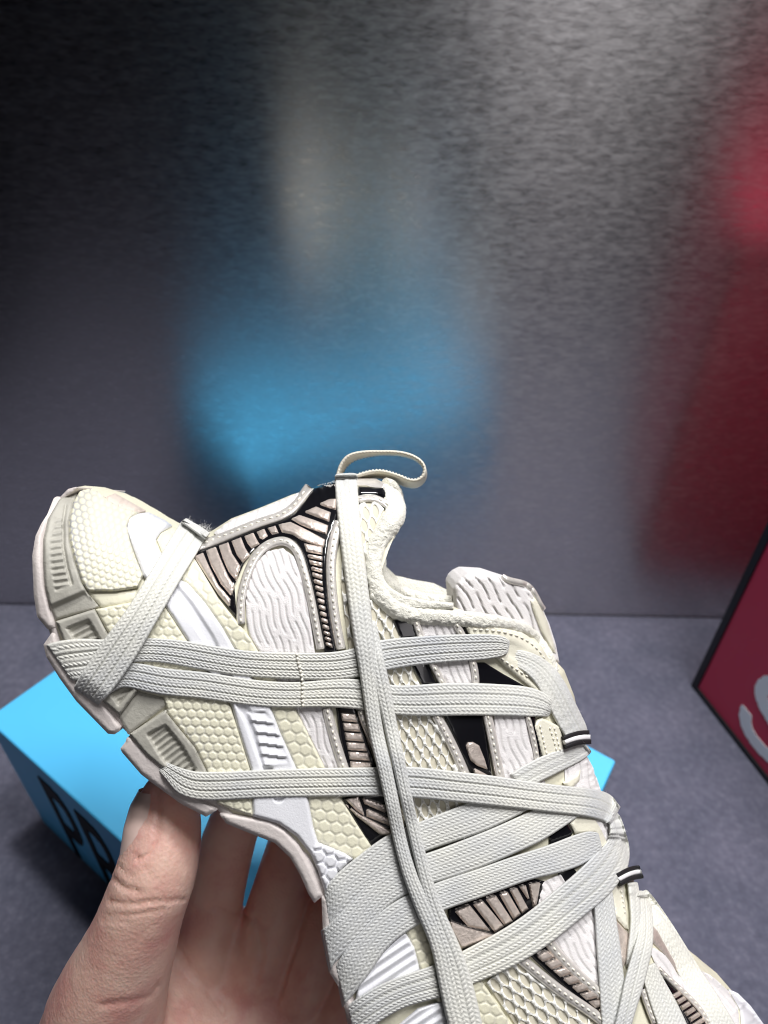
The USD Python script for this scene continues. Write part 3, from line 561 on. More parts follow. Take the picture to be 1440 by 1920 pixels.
# open mesh over its lining
def mesh_panel(poly, cell, ang, lift=1.5, hole=(0.35, 0.42)):
    g = Polygon(poly).buffer(0); obj_l = obj('mesh_lining', patch(g, 0.35, 6, 3), 'lining', SN)
    x0, y0, x1, y1 = g.bounds; cx, cy = (x0 + x1) / 2, (y0 + y1) / 2; R = max(x1 - x0, y1 - y0); holes = []; ca, sa = math.cos(ang), math.sin(ang); th = np.linspace(0, 2 * np.pi, 13)[:-1]
    dx, dy = cell
    for r_ in range(int(-R / dy) - 1, int(R / dy) + 2):
        for c_ in range(int(-R / dx) - 1, int(R / dx) + 2):
            u_, v_ = (c_ + 0.5 * (r_ % 2)) * dx, r_ * dy; u_ += rng.normal(0, 0.4); v_ += rng.normal(0, 0.5); x, y = cx + u_ * ca - v_ * sa, cy + u_ * sa + v_ * ca
            if not g.contains(Point(x, y)): continue
            eu, ev = dx * hole[0] * np.cos(th) * (1 - 0.3 * np.sin(th) ** 2), dy * hole[1] * 1.5 * np.sin(th); holes.append(Polygon(np.c_[x + eu * ca - ev * sa, y + eu * sa + ev * ca]))
    hs_ = shapely.union_all(holes); w = g.difference(hs_)
    if w.geom_type != 'Polygon': w = max(w.geoms, key=lambda k: k.area)
    obj('mesh_panel', patch(w, lift, 3.4, 3, lambda px, py, d: 0.12 * np.sin(px * 1.1 + py * 0.7)), 'mesh', SN)
mp = cat(C(0, [(642, 985), (676, 945), (700, 935), (720, 955), (704, 985), (694, 1010), (692, 1060), (702, 1110), (735, 1165), (755, 1200), (775, 1260), (800, 1310), (815, 1343), (863, 1451), (890, 1500), (880, 1540), (775, 1560), (745, 1440), (730, 1360), (700, 1340), (690, 1300), (655, 1220), (640, 1100)]))
mesh_panel(mp, (17.5, 21), math.radians(-12))
mesh_panel(C(5, [(955, 1205), (1010, 1150), (1130, 1075), (1230, 1180), (1440, 1330), (1600, 1460), (1600, 1700), (1300, 1700), (1120, 1440)]), (20, 24), math.radians(-35))

# black and champagne columns by the eyelets
blc = C(3, [(105, 412), (215, 408), (262, 560), (335, 745), (420, 850), (590, 900), (605, 1000), (645, 1290), (540, 1270), (470, 1120), (380, 930), (300, 830), (200, 640)])
OB = obj('black_overlay', patch(blc, 1.0, 3.2, 4), 'black', SN, smooth=40)
for s_ in ([(496, 1092), (506, 1072), (535, 1068), (570, 1088), (600, 1160), (618, 1222), (560, 1200), (520, 1168)], [(536, 1205), (575, 1225), (632, 1256), (636, 1285), (545, 1262)]):
    obj('metallic_strip', patch(C(3, s_), 1.9, 2.5, 4, soft=1.0, sink=-0.4), 'champ', OB, smooth=45)
obj('black_overlay', patch(C(3, [(446, 430), (490, 430), (512, 500), (540, 640), (600, 640), (700, 702), (835, 778), (700, 800), (560, 790), (530, 650), (480, 500)]), 0.9, 3.2, 3), 'black', SN, smooth=40)
obj('black_overlay', patch(C(3, [(838, 930), (872, 935), (898, 1060), (918, 1190), (895, 1210), (868, 1060)]), 1.3, 3, 3), 'black', SN, smooth=40)
# lower overlay pieces between the wrapped laces
def lower_overlay(base_poly, strips, lift=0.9):
    b_ = obj('black_overlay', patch(base_poly, lift, 3.2, 3), 'black', SN, smooth=40)
    for s_ in strips: obj('metallic_strip', patch(grown(s_), lift + 1.0, 2.8, 3.2, soft=0.8, sink=-0.4), 'champ', b_, smooth=45)
lower_overlay(C(4, [(982, 622), (1080, 605), (1230, 600), (1330, 760), (1330, 880), (1180, 930), (1130, 880), (1060, 765)]),
              [C(4, a) for a in ([(1000, 630), (1070, 615), (1104, 720), (1060, 690)], [(1090, 620), (1215, 660), (1222, 705), (1105, 655)], [(1112, 680), (1240, 735), (1245, 775), (1116, 722)], [(1000, 655), (1080, 715), (1250, 800), (1250, 830), (1190, 822), (1060, 720)], [(1250, 640), (1310, 700), (1320, 780), (1258, 760)])])
lower_overlay(C(5, [(735, 780), (860, 720), (1200, 600), (1290, 620), (1240, 800), (1040, 930), (820, 1020), (740, 890)]),
              [C(5, a) for a in ([(745, 850), (830, 885), (1000, 930), (990, 945), (810, 1010), (750, 900)], [(775, 795), (860, 760), (975, 905), (850, 880)], [(880, 755), (935, 735), (1055, 880), (1005, 915)], [(952, 725), (1010, 705), (1105, 850), (1062, 878)], [(1030, 698), (1075, 682), (1150, 810), (1112, 842)], [(1090, 675), (1130, 660), (1195, 780), (1160, 805)], [(1200, 640), (1265, 625), (1240, 760), (1222, 770)], [(1145, 655), (1180, 645), (1205, 740)])])
lo = C(6, [(75, 1050), (170, 970), (300, 1100), (400, 1190), (490, 1270), (560, 1380), (540, 1460), (470, 1400), (330, 1290), (180, 1150)])
st = []
for k in range(8):
    a, b = np.array([108, 1050]) + k * np.array([50, 44.]), np.array([172, 1020]) + k * np.array([52, 46.])
    st.append(C(6, [a, b, b + [40, 36], a + [38, 34]]))
lower_overlay(lo, st)
lo = C(8, [(600, 1075), (660, 1120), (760, 1200), (870, 1300), (1010, 1460), (800, 1460), (740, 1330), (640, 1190)]); st = []
for k in range(7):
    a, b = np.array([672, 1215]) + k * np.array([33, 46.]), np.array([728, 1183]) + k * np.array([38, 42.])
    st.append(C(8, [a, b, b + [22, 26], a + [20, 30]]))
lower_overlay(lo, st)
obj('champagne_panel', patch(C(8, [(215, 600), (330, 720), (345, 860), (290, 990), (260, 860)]), 0.8, 3, 3), 'champ', SN)
obj('champagne_panel', patch(C(8, [(500, 640), (560, 700), (650, 860), (720, 990), (830, 1180), (700, 1000), (610, 880), (520, 790)]), 0.8, 3, 3), 'champ', SN)
obj('toe_knit', patch(C(8, [(880, 1000), (1020, 1080), (1130, 1190), (1200, 1320), (1210, 1440), (1260, 1560), (1150, 1560), (1000, 1250)]), 0.8, 2.6, 5, lambda px, py, d: 0.3 * np.sin((px * 0.75 - py * 0.66) * 0.8)), 'knit', SN)
obj('toe_overlay', patch(C(8, [(1120, 1165), (1200, 1200), (1300, 1300), (1420, 1470), (1500, 1600), (1300, 1600), (1225, 1440), (1215, 1330)]), 1.2, 3, 5), 'white', SN)

# cream leather by the eyelets, tongue
lea = C(3, [(500, 455), (520, 430), (560, 424), (640, 438), (800, 480), (900, 550), (955, 640), (985, 740), (1015, 860), (960, 870), (870, 795), (780, 722), (700, 655), (600, 560), (515, 492)])
chn = inpoly(C(3, [(600, 500), (760, 540), (880, 610), (940, 720), (900, 740), (860, 680), (720, 600)]), 6)
q = obj('eyelet_leather', patch(lea, 1.7, 3, 5, lambda px, py, d: -0.7 * chn(px, py)), 'leather', SN)
obj('stitching', stitches(C(3, [(530, 462), (640, 468), (780, 508), (880, 580), (935, 670), (960, 760)]), 1.85, 7, 4), 'thread', q, stuff=True)
obj('stitching', stitches(C(3, [(560, 510), (650, 590), (730, 652), (840, 730)]), 1.85, 7, 4), 'thread', q, stuff=True)
lea2 = C(3, [(862, 985), (880, 950), (905, 938), (1000, 985), (1020, 1060), (1028, 1140), (930, 1200), (900, 1120)])
q = obj('eyelet_leather', patch(lea2, 1.8, 3, 4), 'leather', SN)
for a in ([(890, 975), (910, 1060), (940, 1180)], [(940, 985), (965, 1060), (985, 1140)], [(965, 985), (985, 1060), (1002, 1130)]): obj('stitching', stitches(C(3, a), 1.95, 6, 4), 'thread', q, stuff=True)
obj('eyelet_leather', patch(C(6, [(300, 290), (330, 250), (440, 260), (480, 330), (520, 420), (470, 440), (440, 350), (330, 350)]), 1.6, 3, 4), 'leather', SN)
q = obj('eyelet_leather', patch(C(8, [(165, 330), (240, 270), (285, 330), (300, 450), (330, 690), (300, 680), (220, 590), (190, 440)]), 1.6, 3, 4), 'leather', SN)
obj('stitching', stitches(C(8, [(250, 330), (270, 450), (300, 600)]), 1.75, 6, 4), 'thread', q, stuff=True)
obj('eyelet_leather', patch(C(3, [(1020, 1290), (1090, 1250), (1115, 1220), (1110, 1280), (1060, 1330)]), 1.6, 3, 4), 'leather', SN)
# tongue: a thick pad standing out of the collar, in the middle plane
tg = C(3, [(440, 400), (435, 290), (430, 240), (445, 205), (470, 178), (512, 155), (620, 155), (700, 178), (800, 205), (860, 250), (905, 330), (950, 430), (985, 540), (1005, 640), (960, 640), (850, 520), (700, 450)])
tgP = Polygon(tg)
def tongue_h(px, py):
    d = shapely.distance(shapely.points(np.c_[px, py]), tgP.boundary); xx = np.clip((px - 850) / 180, 0, 1); return 0.017 - 0.016 * xx ** 1.6 + 0.004 * (np.sqrt(np.clip(1 - (1 - np.clip(d / 14, 0, 1)) ** 2, 0, 1)) - 1)
def tongue_mesh():
    s_ = knit_f(math.radians(62), 17, 70); p, t = grid_tri(tgP, 2.6); h = tongue_h(p[:, 0], p[:, 1]); sl = s_(p[:, 0], p[:, 1])
    v = pos(p[:, 0], p[:, 1], h - 0.0011 * sl); low = pos(p[:, 0], p[:, 1], h) + (2 * np.maximum(h, 0.002))[:, None] * FW
    v2, t2, ids = skirted(v, t, low); nb = len(v2); return (np.vstack([v2, low]), np.vstack([t2, t[:, ::-1] + nb])), np.concatenate([sl * 0.7, sl[ids] * 0, sl * 0])
r, dd = tongue_mesh(); TG = obj('tongue', r, 'knit', SN, dirt=dd)
def tpatch(poly, lift, edge=4, step=3):
    g = Polygon(poly).buffer(0); p, t = grid_tri(g, step); d = shapely.distance(shapely.points(p), g.boundary); h = tongue_h(p[:, 0], p[:, 1])
    v = pos(p[:, 0], p[:, 1], h + lift * 1e-3 * np.sqrt(np.clip(1 - (1 - np.clip(d / edge, 0, 1)) ** 2, 0.1, 1))); low = pos(p[:, 0], p[:, 1], h - 0.001); v2, t2, _ = skirted(v, t, low); return v2, t2
obj('tongue_patch', tpatch(C(3, [(850, 305), (870, 290), (905, 335), (940, 420), (975, 540), (985, 590), (955, 570), (905, 470), (860, 350)]), 1.4), 'leather', TG)
def small_tube(P, R, sides=8):
    P = np.asarray(P); tgn = np.gradient(P, axis=0); tgn /= np.linalg.norm(tgn, axis=1, keepdims=True); a = np.cross(tgn, FW); a /= np.linalg.norm(a, axis=1, keepdims=True) + 1e-9; b = np.cross(tgn, a); an = np.arange(sides) * 2 * np.pi / sides
    V = P[:, None] + np.broadcast_to(R, (len(P),))[:, None, None] * (np.cos(an)[None, :, None] * a[:, None] + np.sin(an)[None, :, None] * b[:, None]); n = len(P)
    i, j = np.meshgrid(np.arange(n - 1), np.arange(sides), indexing='ij'); j2 = (j + 1) % sides; f = np.stack([i * sides + j, i * sides + j2, (i + 1) * sides + j2, (i + 1) * sides + j], -1).reshape(-1, 4)
    return V.reshape(-1, 3), np.vstack([f[:, [0, 2, 1]], f[:, [0, 3, 2]]])
q = spline(C(3, [(700, 180), (770, 205), (830, 225), (880, 290), (915, 350)]), 3)[0]; obj('tongue_binding', small_tube(pos(q[:, 0], q[:, 1], tongue_h(q[:, 0], q[:, 1]) + 0.001), 0.0012), 'silver', TG)

# terry collar
lat = [(640, 470, 62, 0.5, 3), (700, 560, 62, 0.5, 3), (690, 650, 78, 0.5, 2), (620, 760, 88, 0.5, 1), (530, 880, 80, 0.5, 1), (475, 1010, 66, 0.5, 1), (480, 1150, 66, 1, 1), (510, 1290, 72, 1, 1), (590, 1420, 74, 1, 1), (760, 1530, 76, 1, 1), (960, 1560, 70, 1, 1), (1200, 1575, 66, 1, 1), (1420, 1600, 64, 1, 1)]
rows = [(*C(9, [(a, b)])[0], c * .20833 * 0.95, d_, e_) for a, b, c, d_, e_ in lat] + [(*C(3, [(a, b)])[0], c * .3472, 1.0, 1) for a, b, c in ((700, 428, 30), (800, 458, 30), (880, 515, 28), (940, 600, 26), (980, 690, 20))]
obj('terry_collar', tube_on(rows, step=2.0, sides=40, fuzz=0.0006, fs=900), 'terry', SN, label='cream terry-cloth rim of the collar')
med = [(590, 370, 50, 0, 6), (670, 430, 55, 0, 10), (705, 560, 50, 0, 18), (690, 660, 52, 0, 22), (630, 800, 56, 0, 26), (565, 930, 56, 0, 28), (535, 1080, 56, 0, 28), (570, 1215, 58, 0, 28), (680, 1320, 58, 0, 28), (850, 1395, 60, 0, 26), (1050, 1430, 60, 0, 24), (1240, 1450, 58, 0, 22)]
rows = [(*C(9, [(a, b)])[0], c * .20833, d_, e_) for a, b, c, d_, e_ in med]
obj('terry_collar', tube_on(rows, step=2.0, sides=40, fuzz=0.0006, fs=900), 'terry', SN, label='far side of the cream terry-cloth collar rim')
tb = C(9, [(560, 400), (640, 400), (720, 480), (745, 580), (735, 680), (650, 820), (590, 930), (555, 1060), (560, 1200), (620, 1300), (760, 1380), (960, 1420), (1200, 1440), (1200, 1500), (800, 1500), (560, 1500), (450, 1400), (430, 1200), (420, 1000), (440, 860), (520, 740), (590, 610)])
obj('terry_collar', patch(tb, 1.6, 3, 6, lambda px, py, d: 0.5 * meshkit.noise(np.c_[px, py, 0 * px] * 0.22)), 'terry', SN, label='cream terry-cloth padding of the collar')
# pull loop: a narrow webbing standing across the heel
lp = spline(C(9, [(165, 330), (185, 255), (255, 155), (380, 108), (560, 92), (740, 102), (860, 142), (930, 205), (948, 265), (915, 340), (850, 368), (745, 345), (640, 305), (560, 285), (470, 285), (400, 300), (340, 318)]), 1.5)[0]
tgn = np.gradient(lp, axis=0); tgn /= np.linalg.norm(tgn, axis=1, keepdims=True); s_ = np.linspace(0, 1, len(lp)); wv = np.interp(s_, [0, .12, .3, .5, .62, .75, .9, 1], [14, 13, 5, 5, 9, 17, 12, 10])
rows = []; dpt = np.linspace(-1, 1, 7)
dn = np.array([0.25, 0.97]); rel = 0.00022 * np.sin(np.arange(len(lp)) * 1.5)
outer, innr = [], []
for k, w in enumerate(dpt):
    qx, qy = lp[:, 0] + dn[0] * w * wv / 2, lp[:, 1] + dn[1] * w * wv / 2; hh = -w * 0.0048
    nr = np.c_[-tgn[:, 1], tgn[:, 0]]
    P0 = pos(qx, qy, np.full(len(lp), hh)); off = (nr[:, :1] * RT - nr[:, 1:] * UP)
    outer.append(P0 + off * (0.0005 + rel * (k % 2 * 2 - 1))[:, None]); innr.append(P0 - off * 0.0005)
V = np.concatenate([np.stack(outer, 1), np.stack(innr[::-1], 1)], 1); n, m2 = V.shape[:2]
i, j = np.meshgrid(np.arange(n - 1), np.arange(m2), indexing='ij'); j2 = (j + 1) % m2; f = np.stack([i * m2 + j, i * m2 + j2, (i + 1) * m2 + j2, (i + 1) * m2 + j], -1).reshape(-1, 4)
obj('pull_loop', (V.reshape(-1, 3), np.vstack([f[:, [0, 1, 2]], f[:, [0, 2, 3]]])), 'loop', SN, dirt=np.full(n * m2, 0.1))

# laces
def braid(cols=9, pitch=8.5, amp=0.42, folds=()):
    def f(S, W, T):
        x = (T + 1) / 2 * cols; c = np.floor(np.clip(x, 0, cols - 1e-6)); fx = x - c; sgn = np.where(c % 2 == 0, 1.0, -1.0)
        ph = S / pitch + sgn * (fx - 0.5) * 0.75 + c * 0.37
        r_ = amp * (np.abs(np.sin(np.pi * ph)) ** 0.7) * np.sin(np.pi * np.clip(fx, 0, 1)) ** 0.6
        for t0 in folds: r_ = r_ - 0.30 * (1 - sm(np.abs(T - t0) / 0.09))
        return r_ - amp * 0.5
    return f
def lace(rows, cols=9, folds=(-0.3, 0.35), follow=0.9, bow=0.45, smooth_h=26, label=None, pitch=9.0, shear=0.0):
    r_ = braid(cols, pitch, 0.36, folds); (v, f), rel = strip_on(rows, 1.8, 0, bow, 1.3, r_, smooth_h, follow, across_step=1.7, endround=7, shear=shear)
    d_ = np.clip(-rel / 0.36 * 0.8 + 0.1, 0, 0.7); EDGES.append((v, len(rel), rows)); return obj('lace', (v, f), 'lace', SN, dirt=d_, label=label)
EDGES = []
B, O1, O2 = 2.6, 4.6, 6.4
lace([(106, 1244, 70, B - 2, 4), (112, 1242, 78, B - .8, 0), (150, 1236, 78, B, 0), (205, 1226, 56, B, 0), (262, 1219, 44, B, 0), (375, 1231, 48, B, 0), (450, 1243, 48, B, 0), (557, 1249, 50, B, 0), (665, 1243, 54, B, 0), (706, 1232, 58, B, 0), (780, 1221, 54, B, 0), (840, 1216, 52, B, 0), (900, 1213, 49, B, 0), (935, 1212, 40, B, 0), (953, 1214, 20, B - 0.6, 0)], shear=0.35, label='upper of the two laces running level from the heel')
lace([(165, 1292, 46, B - 2, 3), (178, 1288, 50, B - .6, 0), (220, 1268, 46, B, 0), (290, 1275, 50, B, 0), (375, 1285, 50, B, 0), (450, 1296, 49, B, 0), (557, 1303, 48, B, 0), (668, 1302, 56, B, 0), (725, 1311, 55, B, 0), (839, 1312, 62, B, 0), (943, 1314, 59, B, 0), (990, 1318, 54, B, 0), (1020, 1326, 40, B - 0.6, 0), (1035, 1335, 26, B - 1.4, 2)], label='lower of the two laces running level from the heel')
lace([(372, 987, 56, 2.4, 0.3), (354, 1014, 59, O1, 0), (315, 1074, 57, O1, 0), (265, 1155, 60, O1, 0), (218, 1226, 68, O1, 0), (182, 1278, 66, O1, 0), (164, 1302, 58, 3.0, 0.5), (157, 1312, 52, 1.2, 4)], label='lace slanting down from the heel top to the sole')
lace([(290, 1432, 14, B - 1.2, 3), (318, 1447, 30, B, 0), (350, 1468, 50, B, 0), (397, 1474, 54, B, 0), (474, 1471, 53, B, 0), (612, 1467, 54, B, 0), (706, 1466, 54, 3.2, 0), (766, 1467, 58, 3.8, 0), (855, 1476, 57, O1, 0), (922, 1484, 56, O1, 0), (985, 1493, 53, O1, 0), (1060, 1503, 52, O1, 0), (1112, 1512, 51, O1, 0), (1136, 1521, 47, 3.8, 0.5), (1152, 1530, 40, 2.6, 2)], label='long lace running level below the heel blocks')
lace([(965, 1470, 40, B, 0), (1015, 1441, 42, B, 0), (1050, 1425, 38, B, 0), (1078, 1412, 34, B, 0), (1098, 1398, 28, 1.8, 2)], cols=7)
lace([(948, 1232, 26, 1.4, 1), (1005, 1256, 42, B, 0), (1030, 1286, 46, B, 0), (1052, 1328, 46, B, 0), (1072, 1366, 44, B, 0), (1086, 1392, 34, 1.8, 1)], cols=8)
# wrap of three
lace([(609, 1716, 58, B - 1.2, 5), (614, 1709, 58, B - .6, 1), (645, 1668, 60, B, 0), (690, 1630, 62, B, 0), (742, 1592, 60, B, 0), (790, 1570, 56, B, 0), (880, 1537, 60, B, 0), (930, 1518, 56, B, 0), (990, 1490, 48, B, 0)], folds=(), shear=-1.15, label='topmost of the three laces wrapped side by side')
lace([(609, 1786, 58, B - 1.2, 5), (614, 1779, 58, B - .6, 1), (655, 1738, 60, B, 0), (700, 1686, 59, B, 0), (757, 1645, 62, B, 0), (803, 1629, 57, B, 0), (890, 1599, 60, B, 0), (990, 1556, 60, B, 0), (1040, 1530, 52, B, 0), (1085, 1500, 44, B - .5, 0)], folds=(), shear=-1.0, label='middle one of the three laces wrapped side by side')
lace([(634, 1852, 60, B - 1.2, 4), (639, 1846, 60, B - .6, 1), (674, 1798, 62, B, 0), (705, 1757, 60, B, 0), (762, 1713, 60, B, 0), (822, 1683, 54, B, 0), (900, 1656, 53, B, 0), (985, 1626, 52, B, 0), (1068, 1600, 58, B, 0), (1105, 1584, 50, B, 0), (1124, 1578, 30, B - 0.6, 0)], folds=(), shear=-0.8, label='lowest of the three laces wrapped side by side')
lace([(652, 1922, 58, B - 1.2, 6), (660, 1916, 60, B - .6, 1), (700, 1888, 60, B, 0), (750, 1862, 58, B, 0), (830, 1836, 62, B, 0), (870, 1818, 64, B, 0), (935, 1787, 70, B + .3, 0), (1010, 1740, 72, B + .6, 0), (1060, 1699, 72, B + 1, 0), (1105, 1660, 72, 4, 0), (1138, 1620, 64, 4.0, 0), (1153, 1586, 44, 3.2, 0), (1155, 1558, 30, 2.4, 0), (1146, 1530, 24, 1.6, 0)], cols=10, shear=-0.5, label='wide lace climbing from the sole edge to the instep')
# vertical pair
lace([(694, 1165, 18, 1.6, 0), (701, 1205, 24, 2.8, 0), (706, 1240, 28, 4.2, 0), (716, 1290, 30, O1, 0), (729, 1350, 26, O1, 0), (746, 1430, 25, O2, 0), (759, 1490, 23, O2, 0), (773, 1550, 23, O1, 0), (790, 1620, 24, O1, 0), (810, 1690, 26, O1, 0), (830, 1745, 34, O1, 0), (852, 1805, 40, O1, 0), (868, 1865, 44, O1, 0), (882, 1930, 46, O1, 0), (900, 2010, 46, O1, 0)], cols=4, folds=(), bow=1.7, label='right strand of the lace hanging down from the heel tab')
lace([(649, 892, 41, 2.3, 0), (652, 950, 42, B, 0), (659, 1020, 42, B, 0), (669, 1100, 41, B, 0), (678, 1170, 40, 3.6, 0), (686, 1230, 36, O1, 0), (695, 1310, 29, O1, 0), (704, 1370, 28, O1, 0), (720, 1440, 27, O2, 0), (733, 1500, 26, O2, 0), (749, 1575, 25, O1, 0), (771, 1650, 27, O1, 0), (802, 1720, 34, O1, 0), (826, 1780, 36, O1, 0), (840, 1840, 38, O1, 0), (856, 1900, 44, O1, 0), (876, 1985, 46, O1, 0)], cols=5, folds=(), bow=1.7, label='lace hanging down from the heel tab over all the others')
# toe side
lace([(1120, 1650, 40, 1.6, 0), (1128, 1690, 38, B, 0), (1134, 1735, 40, B, 0), (1139, 1780, 44, B, 0), (1144, 1830, 46, B, 0), (1150, 1885, 52, B, 0), (1156, 1940, 54, B, 0), (1165, 2020, 54, B, 0)], cols=7, folds=())
lace([(1210, 1812, 30, B, 0), (1226, 1850, 38, B, 0), (1246, 1895, 48, B, 0), (1265, 1940, 52, B, 0), (1290, 2010, 52, B, 0)], cols=7, folds=())
lace([(1182, 1655, 18, B - .4, 0), (1186, 1690, 19, B, 0), (1188, 1730, 18, B, 0), (1184, 1775, 18, B, 0), (1180, 1815, 16, 1.6, 0)], cols=4, folds=())
lace([(1204, 1672, 20, 2.4, 0), (1204, 1705, 24, 3.0, 0), (1206, 1750, 28, 3.4, 0), (1198, 1792, 34, O1, 0), (1185, 1845, 36, O1, 0), (1173, 1895, 32, O1, 0), (1160, 1945, 30, O1, 0)], cols=6, folds=(0.0,))
lace([(1202, 1672, 20, 1.4, 0), (1212, 1694, 28, B, 0), (1238, 1739, 34, B, 0), (1270, 1794, 38, B, 0), (1300, 1845, 42, B, 0), (1329, 1892, 46, B, 0), (1358, 1942, 48, B, 0), (1396, 2012, 48, B, 0)], cols=7, folds=(), follow=0.35)
# loose cotton fibres standing off the laces
fp, fc = [], []
for v, n_, rows in EDGES:
    hv_ = np.asarray(v); k = max(10, len(hv_) // 160); pick = rng.integers(0, len(hv_), k)
    for q_ in hv_[pick]:
        d_ = rng.normal(0, 1, 3) - FW * 0.7; d_ /= np.linalg.norm(d_); e_ = rng.normal(0, 1, 3); L_ = rng.uniform(0.0006, 0.0016); u_ = np.linspace(0, 1, 4)[:, None]
        fp.append(q_ + d_ * L_ * u_ + e_ * L_ * 0.35 * u_ ** 2); fc.append(4)
for k in range(160):
    a_ = rng.uniform(0, 1); q_ = pos(np.array([345 + 50 * a_]), np.array([984 + 10 * a_ + rng.normal(0, 3)]), np.array([rng.normal(0.002, 0.002)]))[0]; d_ = UP * 0.8 + rng.normal(0, 0.6, 3); d_ /= np.linalg.norm(d_); L_ = rng.uniform(0.0008, 0.0022); u_ = np.linspace(0, 1, 4)[:, None]
    fp.append(q_ + d_ * L_ * u_ + rng.normal(0, 1, 3) * L_ * 0.4 * u_ ** 2); fc.append(4)
fib = UsdGeom.BasisCurves.Define(stage, SN + '/lace_fibres'); fib.CreateTypeAttr('linear'); fib.CreatePointsAttr(Vt.Vec3fArray.FromNumpy((np.vstack(fp) - ORG[SN]).astype(np.float32))); fib.CreateCurveVertexCountsAttr(Vt.IntArray.FromNumpy(np.array(fc, np.int32)))
fib.CreateWidthsAttr(Vt.FloatArray.FromNumpy(np.full(4 * len(fc), 0.00003, np.float32))); fib.SetWidthsInterpolation('vertex'); UsdShade.MaterialBindingAPI.Apply(fib.GetPrim()).Bind(MT['whitethread']); fib.GetPrim().SetCustomDataByKey('kind', 'stuff')
# seam across the level pair
q = obj('lace_seam', stitches(C(0, [(556, 1224), (560, 1248), (566, 1276), (566, 1300), (569, 1328)]), 3.1, 6, 2, 0.0004), 'thread', SN, stuff=True)
# striped lace keepers
for a, b, wd, ln in (((1052, 1394), (1098, 1384), 24, 0), ((1152, 1653), (1196, 1637), 26, 0)):
    a, b = np.array(a, float), np.array(b, float); dr = (b - a) / np.linalg.norm(b - a); nn = np.array([-dr[1], dr[0]])
    for k, (o_, w_, m_) in enumerate(((-8.5, 8, 'blackcloth'), (0.0, 8.5, 'whitethread'), (8.5, 8, 'blackcloth'))):
        rows = [(*(a + (b - a) * t_ + nn * (o_ - 3 * math.sin(math.pi * t_))), w_, 4.4, -0.4) for t_ in np.linspace(0, 1.0, 5)]
        if k == 0: KP = None
        r_ = strip_on(rows, 2, 5, 0.5, 2.5)[0]
        KP = obj('lace_keeper', r_, m_, SN) if KP is None else (obj('keeper_stripe', r_, m_, KP), KP)[1]

# ------------------------------------------------------------------ the hand
def surface_nets(S, org, cell):
    nx, ny, nz = S.shape; s = S < 0; idx = np.full((nx - 1, ny - 1, nz - 1), -1); cnt = np.zeros(idx.shape); acc = np.zeros(idx.shape + (3,))
    cs = [(i, j, k) for i in (0, 1) for j in (0, 1) for k in (0, 1)]
    sub = lambda c: S[c[0]:nx - 1 + c[0], c[1]:ny - 1 + c[1], c[2]:nz - 1 + c[2]]
    for a in range(8):
        for b in range(a + 1, 8):
            ca, cb = np.array(cs[a]), np.array(cs[b])
            if np.abs(ca - cb).sum() != 1: continue
            A, Bv = sub(cs[a]), sub(cs[b]); x = (A < 0) != (Bv < 0); t_ = np.where(x, A / np.where(x, A - Bv, 1), 0); acc += np.where(x[..., None], ca + t_[..., None] * (cb - ca), 0); cnt += x
    act = cnt > 0; idx[act] = np.arange(act.sum()); ii = np.argwhere(act); v = (ii + acc[act] / cnt[act][:, None]) * cell + org; F_ = []
    for ax in range(3):
        o = [1, 1, 1]; o[ax] = 0; lo_ = [slice(1, n - 1) for n in S.shape]; hi_ = [slice(1, n - 1) for n in S.shape]
        lo_[ax] = slice(0, S.shape[ax] - 1); hi_[ax] = slice(1, S.shape[ax]); A, Bv = s[tuple(lo_)], s[tuple(hi_)]; e_ = np.argwhere(A != Bv)
        base_ = e_.copy(); b_, c_ = [k for k in range(3) if k != ax]; base_[:, b_] += 1; base_[:, c_] += 1
        def at(db, dc): q_ = base_.copy(); q_[:, b_] -= db; q_[:, c_] -= dc; return idx[q_[:, 0], q_[:, 1], q_[:, 2]]
        quad = np.stack([at(1, 1), at(0, 1), at(0, 0), at(1, 0)], 1); flip = A[tuple(e_.T)] ^ (ax == 1); quad = np.where(flip[:, None], quad, quad[:, ::-1]); F_.append(quad)
    q_ = np.vstack(F_); q_ = q_[(q_ >= 0).all(1)]; return v, np.vstack([q_[:, [0, 1, 2]], q_[:, [0, 2, 3]]])
def cpt(px, py, d): return np.array([(px - 720) / F * d, -(py - 960) / F * d, -d])       # camera space
def cone(P, a, ra, b, rb):
    ba = b - a; t_ = np.clip(((P - a) @ ba) / (ba @ ba), 0, 1); return np.linalg.norm(P - (a + t_[..., None] * ba), axis=-1) - (ra + (rb - ra) * t_)
def smin(a, b, k): h_ = np.clip(0.5 + 0.5 * (b - a) / k, 0, 1); return b + (a - b) * h_ - k * h_ * (1 - h_)
def chain(S, pts, k=0.004, blend=0.006):
    a_ = np.array(pts, float); s_ = np.concatenate([[0], np.cumsum(np.linalg.norm(np.diff(a_[:, :2], axis=0), axis=1))]); n_ = max(len(pts), int(s_[-1] / 34) + 2)
    a_ = PchipInterpolator(s_, a_)(np.linspace(0, s_[-1], n_)) if len(pts) > 2 else a_
    q_ = [(cpt(x, y, d), r * d / F) for x, y, d, r in a_]
    def box(cs, rs, m): return tuple(slice(max(0, int((min(c[i] for c in cs) - max(rs) - m - lo_c[i]) / cell)), max(0, int((max(c[i] for c in cs) + max(rs) + m - lo_c[i]) / cell) + 2)) for i in range(3))
    R = np.full(S.shape, 0.03, np.float32)
    for (a, ra), (b, rb_) in zip(q_, q_[1:]):
        sl = box((a, b), (ra, rb_), 0.012)
        if R[sl].size: R[sl] = smin(R[sl], cone(GP[sl], a.astype(np.float32), np.float32(ra), b.astype(np.float32), np.float32(rb_)), k)
    sl = box([c for c, _ in q_], [r_ for _, r_ in q_], 0.016); S[sl] = smin(S[sl], R[sl], blend)
cell = 0.0010
